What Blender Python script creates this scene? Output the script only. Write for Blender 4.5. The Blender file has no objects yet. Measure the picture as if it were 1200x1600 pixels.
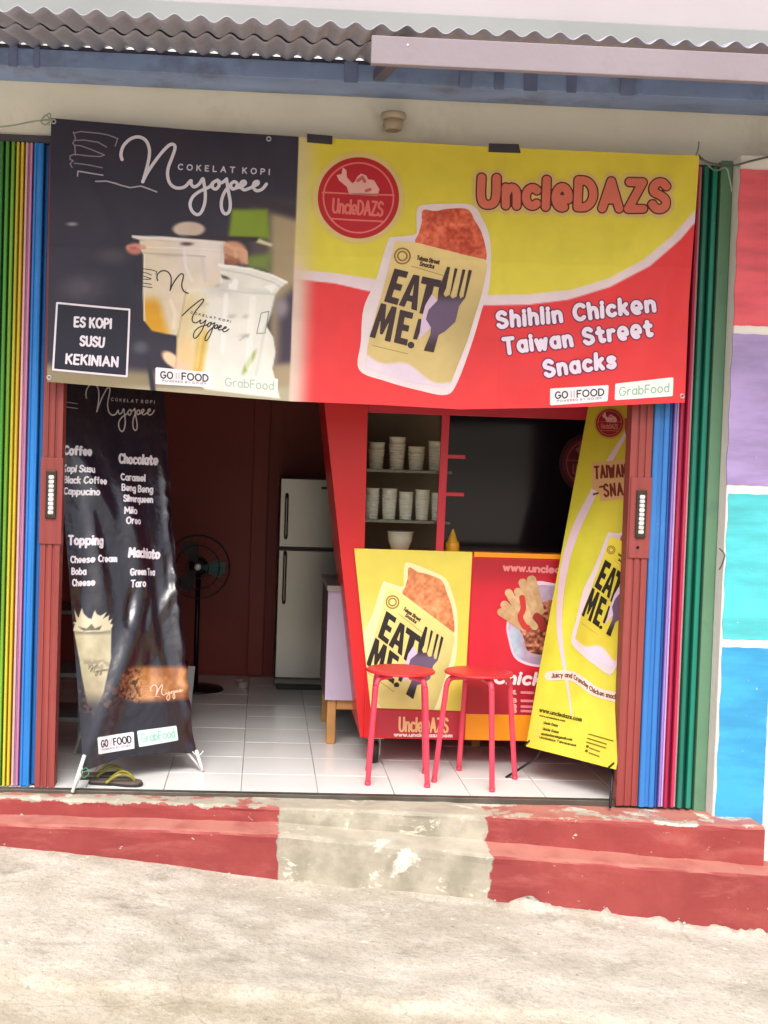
import bpy, bmesh, math, random
import numpy as np
from mathutils import Matrix, Vector

S = bpy.context.scene
COL = S.collection
random.seed(4)
rng = np.random.default_rng(7)

# ------------------------------------------------------------------ camera
F, PPX, PPY = 2000.0, 510.0, 800.0            # focal length and principal point for a 1200 x 1600 frame
YAW, PIT, ROL = (math.radians(a) for a in (2.8, 2.1, 1.85))
CAM = np.array([0.0, -4.94, 1.27])
fw = np.array([math.sin(YAW)*math.cos(PIT), math.cos(YAW)*math.cos(PIT), -math.sin(PIT)])
_r0 = np.array([math.cos(YAW), -math.sin(YAW), 0.0]); _u0 = np.cross(_r0, fw)
RT = _r0*math.cos(ROL) + _u0*math.sin(ROL)
UP = _u0*math.cos(ROL) - _r0*math.sin(ROL)
cam = bpy.data.cameras.new('camera')
cam.sensor_fit = 'VERTICAL'; cam.sensor_height = 32.0; cam.lens = F/1600.0*32.0
cam.shift_x = (600.0-PPX)/1600.0; cam.shift_y = 0.0
cam.clip_start = 0.05; cam.clip_end = 2000.0
camo = bpy.data.objects.new('camera', cam); COL.objects.link(camo)
m4 = Matrix(((RT[0], UP[0], -fw[0], CAM[0]), (RT[1], UP[1], -fw[1], CAM[1]), (RT[2], UP[2], -fw[2], CAM[2]), (0, 0, 0, 1)))
camo.matrix_world = m4
S.camera = camo

# ------------------------------------------------------------------ light (overcast day)
SUN_EL, SUN_AZ = math.radians(52), math.radians(188)   # from the street side, a little to the left
w = bpy.data.worlds.new('World'); S.world = w; w.use_nodes = True
nt = w.node_tree; bg = nt.nodes['Background']
sky = nt.nodes.new('ShaderNodeTexSky'); sky.sky_type = 'NISHITA'; sky.sun_disc = False
sky.sun_elevation = SUN_EL; sky.sun_rotation = SUN_AZ
sky.air_density = 1.0; sky.dust_density = 6.0; sky.ozone_density = 1.0
hs = nt.nodes.new('ShaderNodeHueSaturation'); hs.inputs['Saturation'].default_value = 0.45
nt.links.new(sky.outputs[0], hs.inputs['Color']); nt.links.new(hs.outputs[0], bg.inputs['Color'])
bg.inputs['Strength'].default_value = 0.15
sl = bpy.data.lights.new('sun', 'SUN'); sl.energy = 1.4; sl.angle = math.radians(32); sl.color = (1.0, 0.975, 0.95)
so = bpy.data.objects.new('sun', sl); COL.objects.link(so)
sdir = Vector((math.sin(SUN_AZ)*math.cos(SUN_EL), math.cos(SUN_AZ)*math.cos(SUN_EL), math.sin(SUN_EL)))
so.rotation_euler = sdir.to_track_quat('Z', 'Y').to_euler()
so.location = (0, -6, 8)
S.view_settings.view_transform = 'Standard'; S.view_settings.look = 'None'
S.view_settings.gamma = 1.0; S.view_settings.use_curve_mapping = False
S.view_settings.exposure = 0.68

# ------------------------------------------------------------------ small maths
def lin(c):
    c = np.asarray(c, float)/255.0
    return np.where(c <= 0.04045, c/12.92, ((c+0.055)/1.055)**2.4)
def ray(px, py): return fw + np.multiply.outer((np.asarray(px, float)-PPX)/F, RT) - np.multiply.outer((np.asarray(py, float)-PPY)/F, UP)
def onY(px, py, Y):
    d = ray(px, py); return CAM + d*((Y-CAM[1])/d[..., 1])[..., None]
def onZ(px, py, Z):
    d = ray(px, py); return CAM + d*((Z-CAM[2])/d[..., 2])[..., None]
def at(px, py, Y): return tuple(onY(px, py, Y))
def vnoise(x, y, s, seed):
    r = np.random.default_rng(seed).random((64, 64))
    x = np.asarray(x, float)/s; y = np.asarray(y, float)/s
    xi = np.floor(x).astype(int); yi = np.floor(y).astype(int); a = x-xi; b = y-yi
    a = a*a*(3-2*a); b = b*b*(3-2*b)
    g = lambda i, j: r[i % 64, j % 64]
    return (g(xi, yi)*(1-a)+g(xi+1, yi)*a)*(1-b) + (g(xi, yi+1)*(1-a)+g(xi+1, yi+1)*a)*b
def fbm(x, y, s, seed, n=4):
    v = 0; t = 0
    for k in range(n): v = v + vnoise(x, y, s/2**k, seed+k)*0.5**k; t += 0.5**k
    return v/t
def sstep(a, b, x):
    t = np.clip((x-a)/(b-a), 0, 1); return t*t*(3-2*t)

# ------------------------------------------------------------------ materials
MATS = {}
def mat(name, c, rough=0.6, var=0.12, scale=6.0, bump=0.0, bscale=60.0, metal=0.0, spec=0.4, trans=0.0, alpha=None, coat=0.0, dirt=None, dscale=3.0, dmin=0.55, dmax=0.75):
    if name in MATS: return MATS[name]
    m = bpy.data.materials.new(name); m.use_nodes = True; t = m.node_tree; L = t.links.new
    b = t.nodes['Principled BSDF']
    b.inputs['Roughness'].default_value = rough; b.inputs['Metallic'].default_value = metal
    b.inputs['Specular IOR Level'].default_value = spec; b.inputs['Transmission Weight'].default_value = trans
    b.inputs['Coat Weight'].default_value = coat
    if alpha is not None: b.inputs['Alpha'].default_value = alpha
    co = t.nodes.new('ShaderNodeTexCoord')
    n = t.nodes.new('ShaderNodeTexNoise'); n.inputs['Scale'].default_value = scale; n.inputs['Detail'].default_value = 6
    L(co.outputs['Object'], n.inputs['Vector'])
    mr = t.nodes.new('ShaderNodeMapRange'); mr.inputs['From Min'].default_value = 0.3; mr.inputs['From Max'].default_value = 0.7
    mr.inputs['To Min'].default_value = 1-var; mr.inputs['To Max'].default_value = 1+var
    L(n.outputs['Fac'], mr.inputs['Value'])
    mx = t.nodes.new('ShaderNodeMix'); mx.data_type = 'RGBA'; mx.blend_type = 'MULTIPLY'; mx.inputs['Factor'].default_value = 1
    l = lin(c); mx.inputs['A'].default_value = (*l, 1); L(mr.outputs[0], mx.inputs['B'])
    out = mx.outputs['Result']
    if dirt is not None:
        n2 = t.nodes.new('ShaderNodeTexNoise'); n2.inputs['Scale'].default_value = dscale; n2.inputs['Detail'].default_value = 8; n2.inputs['Roughness'].default_value = 0.65
        L(co.outputs['Object'], n2.inputs['Vector'])
        m2 = t.nodes.new('ShaderNodeMapRange'); m2.inputs['From Min'].default_value = dmin; m2.inputs['From Max'].default_value = dmax
        L(n2.outputs['Fac'], m2.inputs['Value'])
        x2 = t.nodes.new('ShaderNodeMix'); x2.data_type = 'RGBA'; x2.inputs['B'].default_value = (*lin(dirt), 1)
        L(m2.outputs[0], x2.inputs['Factor']); L(out, x2.inputs['A']); out = x2.outputs['Result']
    L(out, b.inputs['Base Color'])
    if bump:
        n3 = t.nodes.new('ShaderNodeTexNoise'); n3.inputs['Scale'].default_value = bscale; n3.inputs['Detail'].default_value = 5
        L(co.outputs['Object'], n3.inputs['Vector'])
        bp = t.nodes.new('ShaderNodeBump'); bp.inputs['Strength'].default_value = bump; bp.inputs['Distance'].default_value = 0.01
        L(n3.outputs['Fac'], bp.inputs['Height']); L(bp.outputs[0], b.inputs['Normal'])
    MATS[name] = m; return m

def printmat(name, rough, spec, bump=0.05, bscale=25):
    m = bpy.data.materials.new(name); m.use_nodes = True; t = m.node_tree; L = t.links.new
    b = t.nodes['Principled BSDF']; b.inputs['Roughness'].default_value = rough; b.inputs['Specular IOR Level'].default_value = spec
    a = t.nodes.new('ShaderNodeAttribute'); a.attribute_name = 'Col'
    co = t.nodes.new('ShaderNodeTexCoord'); n = t.nodes.new('ShaderNodeTexNoise'); n.inputs['Scale'].default_value = 9; n.inputs['Detail'].default_value = 5
    L(co.outputs['Object'], n.inputs['Vector'])
    mr = t.nodes.new('ShaderNodeMapRange'); mr.inputs['From Min'].default_value = .3; mr.inputs['From Max'].default_value = .7
    mr.inputs['To Min'].default_value = .94; mr.inputs['To Max'].default_value = 1.05; L(n.outputs['Fac'], mr.inputs['Value'])
    mx = t.nodes.new('ShaderNodeMix'); mx.data_type = 'RGBA'; mx.blend_type = 'MULTIPLY'; mx.inputs['Factor'].default_value = 1
    L(a.outputs['Color'], mx.inputs['A']); L(mr.outputs[0], mx.inputs['B']); L(mx.outputs['Result'], b.inputs['Base Color'])
    n3 = t.nodes.new('ShaderNodeTexNoise'); n3.inputs['Scale'].default_value = bscale; n3.inputs['Detail'].default_value = 3; L(co.outputs['Object'], n3.inputs['Vector'])
    bp = t.nodes.new('ShaderNodeBump'); bp.inputs['Strength'].default_value = bump; bp.inputs['Distance'].default_value = 0.02
    L(n3.outputs['Fac'], bp.inputs['Height']); L(bp.outputs[0], b.inputs['Normal'])
    return m
PRINT = printmat('banner_print', 0.5, 0.3, 0.10, 14)
PRINTG = printmat('glossy_banner_print', 0.24, 1.0, 0.22, 14)
PRINTB = printmat('poster_print', 0.38, 0.4, 0.04, 20)

# ------------------------------------------------------------------ objects
def link(o, parent=None):
    COL.objects.link(o)
    if parent is not None: o.parent = parent
    return o
def thing(name, label, cat, group=None, loc=(0, 0, 0)):
    o = bpy.data.objects.new(name, None); o.empty_display_size = 0.1; o.location = loc
    return tag(link(o), label, cat, group)
def tag(o, label, cat, group=None):
    o['label'] = label; o['category'] = cat
    if group: o['group'] = group
    return o
def wp(parent):   # world offset of a parent chain (only translations are used)
    v = Vector((0, 0, 0))
    while parent is not None: v = v + parent.location; parent = parent.parent
    return v
def mesh(name, V, Fc, m, parent=None, smooth=False, colors=None):
    me = bpy.data.meshes.new(name)
    V = np.asarray(V, float)
    o0 = wp(parent)
    if o0.length > 0: V = V - np.array(o0)
    me.from_pydata(V.tolist(), [], Fc if isinstance(Fc, list) else Fc.tolist())
    if colors is not None:
        a = me.color_attributes.new('Col', 'FLOAT_COLOR', 'POINT')
        c = np.ones((len(V), 4)); c[:, :3] = lin(colors); a.data.foreach_set('color', c.ravel())
    me.materials.append(m)
    if smooth: me.polygons.foreach_set('use_smooth', [True]*len(me.polygons))
    me.update()
    return link(bpy.data.objects.new(name, me), parent)
def frombm(name, bm, m, parent=None, smooth=False):
    me = bpy.data.meshes.new(name)
    o0 = wp(parent)
    if o0.length > 0: bmesh.ops.translate(bm, vec=-o0, verts=bm.verts)
    bmesh.ops.recalc_face_normals(bm, faces=bm.faces)
    bm.to_mesh(me); bm.free(); me.materials.append(m)
    if smooth:
        me.polygons.foreach_set('use_smooth', [True]*len(me.polygons))
    return link(bpy.data.objects.new(name, me), parent)
def abox(bm, lo, hi, bev=0.0, seg=1, M=None):
    vs = [bm.verts.new((x, y, z)) for z in (lo[2], hi[2]) for y in (lo[1], hi[1]) for x in (lo[0], hi[0])]
    fs = [bm.faces.new([vs[i] for i in q]) for q in ((0, 2, 3, 1), (4, 5, 7, 6), (0, 1, 5, 4), (2, 6, 7, 3), (0, 4, 6, 2), (1, 3, 7, 5))]
    if bev > 0:
        es = list({e for f_ in fs for e in f_.edges})
        r = bmesh.ops.bevel(bm, geom=es, offset=bev, segments=seg, affect='EDGES', profile=0.5)
        vs = list({v for f_ in r['faces'] for v in f_.verts} | {v for v in vs if v.is_valid})
    if M is not None: bmesh.ops.transform(bm, matrix=M, verts=[v for v in vs if v.is_valid])
def box(name, lo, hi, m, parent=None, bev=0.004, seg=2, M=None):
    bm = bmesh.new(); abox(bm, lo, hi, bev, seg, M); return frombm(name, bm, m, parent)
def prism(name, pts, y0, y1, m, parent=None, bev=0.0):
    """outline in (x, z), extruded along y"""
    bm = bmesh.new()
    a = [bm.verts.new((p[0], y0, p[1])) for p in pts]; b = [bm.verts.new((p[0], y1, p[1])) for p in pts]
    bm.faces.new(a); bm.faces.new(b[::-1])
    for i in range(len(pts)):
        j = (i+1) % len(pts); bm.faces.new((a[i], b[i], b[j], a[j]))
    if bev: bmesh.ops.bevel(bm, geom=list(bm.edges), offset=bev, segments=2, affect='EDGES', profile=0.5)
    return frombm(name, bm, m, parent)
def vprism(bm, pts, z0, z1):
    """outline in (x, y), extruded along z"""
    a = [bm.verts.new((p[0], p[1], z0)) for p in pts]; b = [bm.verts.new((p[0], p[1], z1)) for p in pts]
    bm.faces.new(a); bm.faces.new(b[::-1])
    for i in range(len(pts)):
        j = (i+1) % len(pts); bm.faces.new((a[i], b[i], b[j], a[j]))
def smoothline(P, n=6, closed=False):
    P = np.asarray(P, float); out = []
    N = len(P)
    for i in range(N if closed else N-1):
        if closed: p0, p1, p2, p3 = P[i-1], P[i], P[(i+1) % N], P[(i+2) % N]
        else: p0, p1, p2, p3 = P[max(i-1, 0)], P[i], P[i+1], P[min(i+2, N-1)]
        for k in range(n):
            t = k/n; out.append(0.5*((2*p1)+(-p0+p2)*t+(2*p0-5*p1+4*p2-p3)*t*t+(-p0+3*p1-3*p2+p3)*t**3))
    if not closed: out.append(P[-1])
    return np.array(out)
def tube(bm, P, r, n=10, r1=None):
    P = np.asarray(P, float); rings = []
    T = np.gradient(P, axis=0); T /= np.linalg.norm(T, axis=1)[:, None]+1e-12
    a = np.array([0, 0, 1.0]) if abs(T[0][2]) < 0.9 else np.array([1.0, 0, 0])
    for i, p in enumerate(P):
        x = np.cross(T[i], a); x /= np.linalg.norm(x); y = np.cross(x, T[i]); a = y if abs(y@T[min(i+1, len(P)-1)]) < 0.9 else a
        rr = r if r1 is None else r+(r1-r)*i/(len(P)-1)
        rings.append([bm.verts.new(p+rr*(x*math.cos(2*math.pi*k/n)+y*math.sin(2*math.pi*k/n))) for k in range(n)])
    for A, B in zip(rings, rings[1:]):
        for k in range(n):
            bm.faces.new((A[k], A[(k+1) % n], B[(k+1) % n], B[k]))
    bm.faces.new(rings[0][::-1]); bm.faces.new(rings[-1])
def tubeobj(name, P, r, m, parent=None, n=10, r1=None):
    bm = bmesh.new(); tube(bm, P, r, n, r1); return frombm(name, bm, m, parent, True)
def lathe(name, prof, c, m, parent=None, n=28, axis='z', smooth=True):
    bm = bmesh.new(); rings = []
    for r, h in prof:
        ring = []
        for k in range(n):
            a = 2*math.pi*k/n
            q = (r*math.cos(a), r*math.sin(a), h)
            if axis == 'x': q = (h, r*math.cos(a), r*math.sin(a))
            if axis == 'y': q = (r*math.cos(a), h, r*math.sin(a))
            ring.append(bm.verts.new((c[0]+q[0], c[1]+q[1], c[2]+q[2])))
        rings.append(ring)
    for A, B in zip(rings, rings[1:]):
        for k in range(n): bm.faces.new((A[k], A[(k+1) % n], B[(k+1) % n], B[k]))
    bm.faces.new(rings[0][::-1]); bm.faces.new(rings[-1])
    o = frombm(name, bm, m, parent, smooth)
    return o

# ------------------------------------------------------------------ print: signed distances, lettering, decals
class Surf:
    """a sheet: origin, two axes, normal to the viewer, and a relief function of (u, v) in metres"""
    def __init__(s, O, U, V, disp=None, bounds=None):
        s.O = np.asarray(O, float); s.U = np.asarray(U, float)/np.linalg.norm(U); V = np.asarray(V, float)
        V = V-(V@s.U)*s.U; s.V = V/np.linalg.norm(V)
        s.N = np.cross(s.U, s.V); s.N *= np.sign((CAM-s.O)@s.N)
        s.disp = disp or (lambda u, v: 0*u); s.bounds = bounds
    def uv(s, px, py):
        d = ray(px, py); k = ((s.O-CAM)@s.N)/(d@s.N); q = CAM+d*k[..., None]-s.O
        return q@s.U, q@s.V
    def pt(s, u, v, off=0.0):
        u = np.asarray(u, float); v = np.asarray(v, float)
        return s.O+u[..., None]*s.U+v[..., None]*s.V+(s.disp(u, v)+off)[..., None]*s.N
    def clip(s, px, py, scale=390.0):
        if s.bounds is None: return np.full(np.shape(px), -99.0)
        u, v = s.uv(px, py); a, b, c, d = s.bounds(u, v)
        return np.maximum.reduce([a-u, u-b, c-v, v-d])*scale+1.0
def polysdf(X, Y, P):
    P = np.asarray(P, float); D = np.full(X.shape, 1e9); ins = np.zeros(X.shape, bool)
    for (ax, ay), (bx, by) in zip(P, np.roll(P, -1, 0)):
        ex, ey = bx-ax, by-ay; wx, wy = X-ax, Y-ay
        t = np.clip((wx*ex+wy*ey)/(ex*ex+ey*ey+1e-12), 0, 1)
        D = np.minimum(D, (wx-ex*t)**2+(wy-ey*t)**2)
        c = (ay > Y) != (by > Y)
        with np.errstate(divide='ignore', invalid='ignore'):
            ins ^= c & (X < ex*(Y-ay)/(by-ay+1e-12)+ax)
    D = np.sqrt(D); return np.where(ins, -D, D)
class Grid:
    def __init__(s, x0, y0, x1, y1, h=1.0):
        s.xs = np.arange(x0, x1+h, h); s.ys = np.arange(y0, y1+h, h); s.h = h
        s.X, s.Y = np.meshgrid(s.xs, s.ys); s.D = np.full(s.X.shape, 30.0)
    def strokes(s, polys, r):
        for P in polys:
            P = np.asarray(P, float)
            if len(P) == 1: P = np.vstack([P, P+[0.01, 0]])
            for a, b in zip(P, P[1:]):
                m = r+4
                i0, i1 = np.searchsorted(s.xs, [min(a[0], b[0])-m, max(a[0], b[0])+m]); j0, j1 = np.searchsorted(s.ys, [min(a[1], b[1])-m, max(a[1], b[1])+m])
                if i1 <= i0 or j1 <= j0: continue
                X, Y = s.X[j0:j1, i0:i1], s.Y[j0:j1, i0:i1]
                e = b-a; t = np.clip(((X-a[0])*e[0]+(Y-a[1])*e[1])/(e@e+1e-12), 0, 1)
                d = np.hypot(X-a[0]-e[0]*t, Y-a[1]-e[1]*t)-r
                s.D[j0:j1, i0:i1] = np.minimum(s.D[j0:j1, i0:i1], d)
        return s
    def poly(s, *Ps):
        for P in Ps: s.D = np.minimum(s.D, polysdf(s.X, s.Y, P))
        return s
    def disc(s, cx, cy, rx, ry=None, rot=0.0):
        ry = ry or rx; c, n = math.cos(rot), math.sin(rot)
        x = (s.X-cx)*c+(s.Y-cy)*n; y = -(s.X-cx)*n+(s.Y-cy)*c
        s.D = np.minimum(s.D, (np.hypot(x/rx, y/ry)-1)*min(rx, ry)); return s
    def grow(s, a): s.D = s.D-a; return s
    def cut(s, d): s.D = np.maximum(s.D, d); return s
def march(G):
    D = G.D; ny, nx = D.shape; inside = D < 0
    vid = -np.ones(D.shape, int); n = int(inside.sum()); vid[inside] = np.arange(n)
    VX = [G.X[inside]]; VY = [G.Y[inside]]
    hx = inside[:, 1:] != inside[:, :-1]; eh = -np.ones(hx.shape, int); k = int(hx.sum()); eh[hx] = n+np.arange(k); n += k
    t = D[:, :-1][hx]/(D[:, :-1][hx]-D[:, 1:][hx]); VX.append(G.X[:, :-1][hx]+t*G.h); VY.append(G.Y[:, :-1][hx])
    hy = inside[1:] != inside[:-1]; ev = -np.ones(hy.shape, int); k = int(hy.sum()); ev[hy] = n+np.arange(k); n += k
    t = D[:-1][hy]/(D[:-1][hy]-D[1:][hy]); VX.append(G.X[:-1][hy]); VY.append(G.Y[:-1][hy]+t*G.h)
    c = [vid[:-1, :-1], vid[:-1, 1:], vid[1:, 1:], vid[1:, :-1]]; e = [eh[:-1], ev[:, 1:], eh[1:], ev[:, :-1]]
    code = sum(((c[i] >= 0).astype(int) << i) for i in range(4)); faces = []
    for cd in range(1, 16):
        sel = code == cd
        if not sel.any(): continue
        cols = []
        for i in range(4):
            if cd >> i & 1: cols.append(c[i][sel])
            if (cd >> i & 1) != (cd >> ((i+1) % 4) & 1): cols.append(e[i][sel])
        faces += np.stack(cols, 1).tolist()
    return np.concatenate(VX), np.concatenate(VY), faces
def decal(name, parent, surf, G, color, off, m=None):
    if surf.bounds is not None: G.cut(surf.clip(G.X, G.Y))
    if not (G.D < 0).any(): return None
    x, y, fc = march(G)
    u, v = surf.uv(x, y); P = surf.pt(u, v, off)
    c = color(x, y) if callable(color) else np.tile(np.asarray(color, float), (len(x), 1))
    # face winding towards the viewer
    return mesh(name, P, [f_[::-1] for f_ in fc], m or PRINT, parent, False, c)

GL = {
'A': 'L 0 0 .36 1 .72 0|L .13 .33 .59 .33', 'B': 'L .3 .52 0 .52|L .3 1 0 1 0 0 .3 0|A .3 .76 .24 .24 90 -90|A .3 .26 .3 .26 90 -90',
'C': 'A .38 .5 .38 .5 48 312', 'D': 'L .2 1 0 1 0 0 .2 0|A .2 .5 .46 .5 90 -90', 'E': 'L .5 1 0 1 0 0 .5 0|L 0 .52 .42 .52', 'F': 'L .5 1 0 1 0 0|L 0 .52 .42 .52',
'G': 'A .4 .5 .4 .5 48 340|L .77 .3 .78 .45 .48 .45', 'H': 'L 0 0 0 1|L .6 0 .6 1|L 0 .52 .6 .52', 'I': 'L 0 0 0 1', 'J': 'S .4 1 .4 .3 .3 .03 .12 0 0 .15',
'K': 'L 0 0 0 1|L .55 1 0 .42|L .18 .6 .58 0', 'L': 'L 0 1 0 0 .48 0', 'M': 'L 0 0 .05 1 .4 .3 .75 1 .8 0', 'N': 'L 0 0 0 1 .6 0 .6 1', 'O': 'A .4 .5 .4 .5 0 360',
'P': 'L .28 .48 0 .48|L .28 1 0 1 0 0|A .28 .74 .27 .26 90 -90', 'R': 'L .28 .48 0 .48|L .28 1 0 1 0 0|A .28 .74 .27 .26 90 -90|L .26 .48 .58 0',
'S': 'S .55 .86 .4 .99 .2 .99 .04 .83 .06 .63 .3 .51 .54 .36 .56 .14 .38 .01 .15 .01 .0 .16', 'T': 'L 0 1 .66 1|L .33 1 .33 0',
'U': 'S 0 1 0 .35 .1 .06 .32 -.01 .54 .06 .64 .35 .64 1', 'V': 'L 0 1 .33 0 .66 1', 'W': 'L 0 1 .22 0 .45 .8 .68 0 .9 1', 'X': 'L 0 1 .6 0|L .6 1 0 0', 'Y': 'L 0 1 .3 .5 .6 1|L .3 .5 .3 0', 'Z': 'L .02 1 .58 1 0 0 .6 0',
'a': 'A .27 .33 .27 .33 0 360|L .54 .66 .54 0', 'b': 'L 0 1 0 0|A .28 .33 .28 .33 0 360', 'c': 'A .28 .33 .28 .33 48 312', 'd': 'A .27 .33 .27 .33 0 360|L .54 1 .54 0',
'e': 'L .03 .28 .54 .28|A .28 .33 .27 .33 -8 308', 'ε': 'L .03 .30 .56 .30|A .29 .37 .28 .38 -10 290', 'f': 'S .42 .96 .28 1 .17 .85 .16 .6 .16 0|L 0 .62 .36 .62', 'g': 'A .27 .33 .27 .33 0 360|S .54 .66 .54 -.1 .45 -.3 .22 -.33 .05 -.25',
'h': 'L 0 1 0 0|S 0 .38 .12 .6 .3 .66 .45 .55 .48 .35 .48 0', 'i': 'L 0 .66 0 0|L 0 .93 0 .95', 'j': 'S .2 .66 .2 -.1 .12 -.3 0 -.3|L .2 .93 .2 .95', 'k': 'L 0 1 0 0|L .42 .66 0 .25|L .15 .4 .46 0', 'l': 'L 0 1 0 0',
'm': 'L 0 .66 0 0|S 0 .38 .1 .6 .22 .66 .35 .56 .37 .35 .37 0|S .37 .38 .46 .6 .58 .66 .72 .56 .74 .35 .74 0', 'n': 'L 0 .66 0 0|S 0 .38 .12 .6 .3 .66 .45 .55 .48 .35 .48 0', 'o': 'A .29 .33 .29 .33 0 360',
'p': 'L 0 .66 0 -.32|A .28 .33 .28 .33 0 360', 'q': 'A .27 .33 .27 .33 0 360|L .54 .66 .54 -.32', 'r': 'L 0 .66 0 0|S 0 .38 .1 .6 .24 .67 .34 .64',
's': 'S .44 .57 .3 .66 .1 .64 .04 .5 .15 .38 .34 .3 .44 .16 .34 .02 .15 0 0 .09', 't': 'S .17 .92 .17 .2 .22 .02 .34 0 .4 .05|L 0 .64 .38 .64', 'u': 'S 0 .66 0 .25 .08 .04 .24 0 .4 .06 .5 .25|L .5 .66 .5 0',
'v': 'L 0 .66 .24 0 .48 .66', 'w': 'L 0 .66 .17 0 .35 .6 .53 0 .7 .66', 'x': 'L 0 .66 .44 0|L .44 .66 0 0', 'y': 'L 0 .66 .25 0|L .5 .66 .14 -.32', 'z': 'L 0 .66 .44 .66 0 0 .44 0',
'.': 'L 0 .02 .01 .02', '!': 'L 0 1 0 .3|L 0 .02 .01 .02', '-': 'L 0 .35 .3 .35', '@': 'A .35 .35 .16 .2 0 360|S .52 .55 .52 .2 .66 .2 .7 .4 .6 .7 .35 .82 .1 .7 0 .4 .1 .05 .35 -.08 .55 0', '_': 'L 0 -.1 .4 -.1',
}
def glyph(ch):
    out = []
    for st in GL[ch].split('|'):
        k = st.split(); v = [float(a) for a in k[1:]]
        if k[0] == 'A':
            a = np.radians(np.linspace(v[4], v[5], 18)); out.append(np.stack([v[0]+v[2]*np.cos(a), v[1]+v[3]*np.sin(a)], 1))
        else:
            P = np.array(v).reshape(-1, 2); out.append(smoothline(P, 4) if k[0] == 'S' else P)
    return out
def txt(s, p0, p1, h, gap=0.22, space=0.42, slant=0.0, jit=0.0, up=None):
    """strokes of a line of lettering whose baseline runs from p0 to p1 (fitted to that length)"""
    x = 0; items = []; r = random.Random(len(s)*7+ord(s[0]))
    for ch in s:
        if ch == ' ': x += space; continue
        g = glyph(ch); wd = max(q[:, 0].max() for q in g); a = r.uniform(-jit, jit); dy = r.uniform(-jit, jit)*0.4
        for q in g:
            c = np.array([wd/2, .4]); R_ = np.array([[math.cos(a), -math.sin(a)], [math.sin(a), math.cos(a)]])
            q = (q-c)@R_.T+c+[0, dy]; items.append(q+[x, 0])
        x += wd+gap
    x -= gap
    p0 = np.array(p0, float); p1 = np.array(p1, float); e = (p1-p0)/x
    n = np.array([e[1], -e[0]])/np.linalg.norm(e) if up is None else np.array(up)/np.linalg.norm(up)
    n = n*h+slant*h*e/np.linalg.norm(e)
    return [p0+q[:, :1]*e+q[:, 1:]*n for q in items]
def bounds_of(polys, m):
    A = np.vstack(polys); return A[:, 0].min()-m, A[:, 1].min()-m, A[:, 0].max()+m, A[:, 1].max()+m
def lettering(name, parent, surf, polys, r, color, off, h=None, m=None):
    h = h or max(0.5, min(1.2, r*0.6)); b = bounds_of(polys, r+3)
    return decal(name, parent, surf, Grid(*b, h).strokes(polys, r), color, off, m)
def patch(name, parent, surf, P, color, off, h=2.0, m=None, rnd=0.0):
    P = np.asarray(P, float); b = bounds_of([P], 4+rnd)
    return decal(name, parent, surf, Grid(*b, h).poly(P).grow(rnd), color, off, m)
def affine(src, dst):
    A = np.hstack([np.asarray(src, float), np.ones((3, 1))]); M = np.linalg.solve(A, np.asarray(dst, float))
    return lambda P: np.hstack([np.asarray(P, float), np.ones((len(P), 1))])@M
def cloth(name, parent, surf, us, vs, paint, m, edge=None):
    """regular sheet in (u, v); paint gets photo-plane coordinates"""
    Ug, Vg = np.meshgrid(us, vs)
    if edge is not None: Ug, Vg = edge(Ug, Vg)
    P = surf.pt(Ug, Vg); Q = P-surf.disp(Ug, Vg)[..., None]*surf.N-CAM
    z = Q@fw; px = PPX+F*(Q@RT)/z; py = PPY-F*(Q@UP)/z
    c = paint(px, py)
    ny, nx = Ug.shape; i = np.arange(ny*nx).reshape(ny, nx)
    fc = np.stack([i[:-1, :-1], i[1:, :-1], i[1:, 1:], i[:-1, 1:]], -1).reshape(-1, 4)
    return mesh(name, P.reshape(-1, 3), fc, m, parent, True, c.reshape(-1, 3))
def ov(c, col, mask): return c*(1-mask[..., None])+np.asarray(col, float)*mask[..., None]
def pm(X, Y, P, soft): return sstep(soft, -soft, polysdf(X, Y, P))
def em(X, Y, cx, cy, rx, ry, soft, rot=0.0):
    c, n = math.cos(rot), math.sin(rot); x = (X-cx)*c+(Y-cy)*n; y = -(X-cx)*n+(Y-cy)*c
    return sstep(soft, -soft, (np.hypot(x/rx, y/ry)-1)*min(rx, ry))

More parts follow.
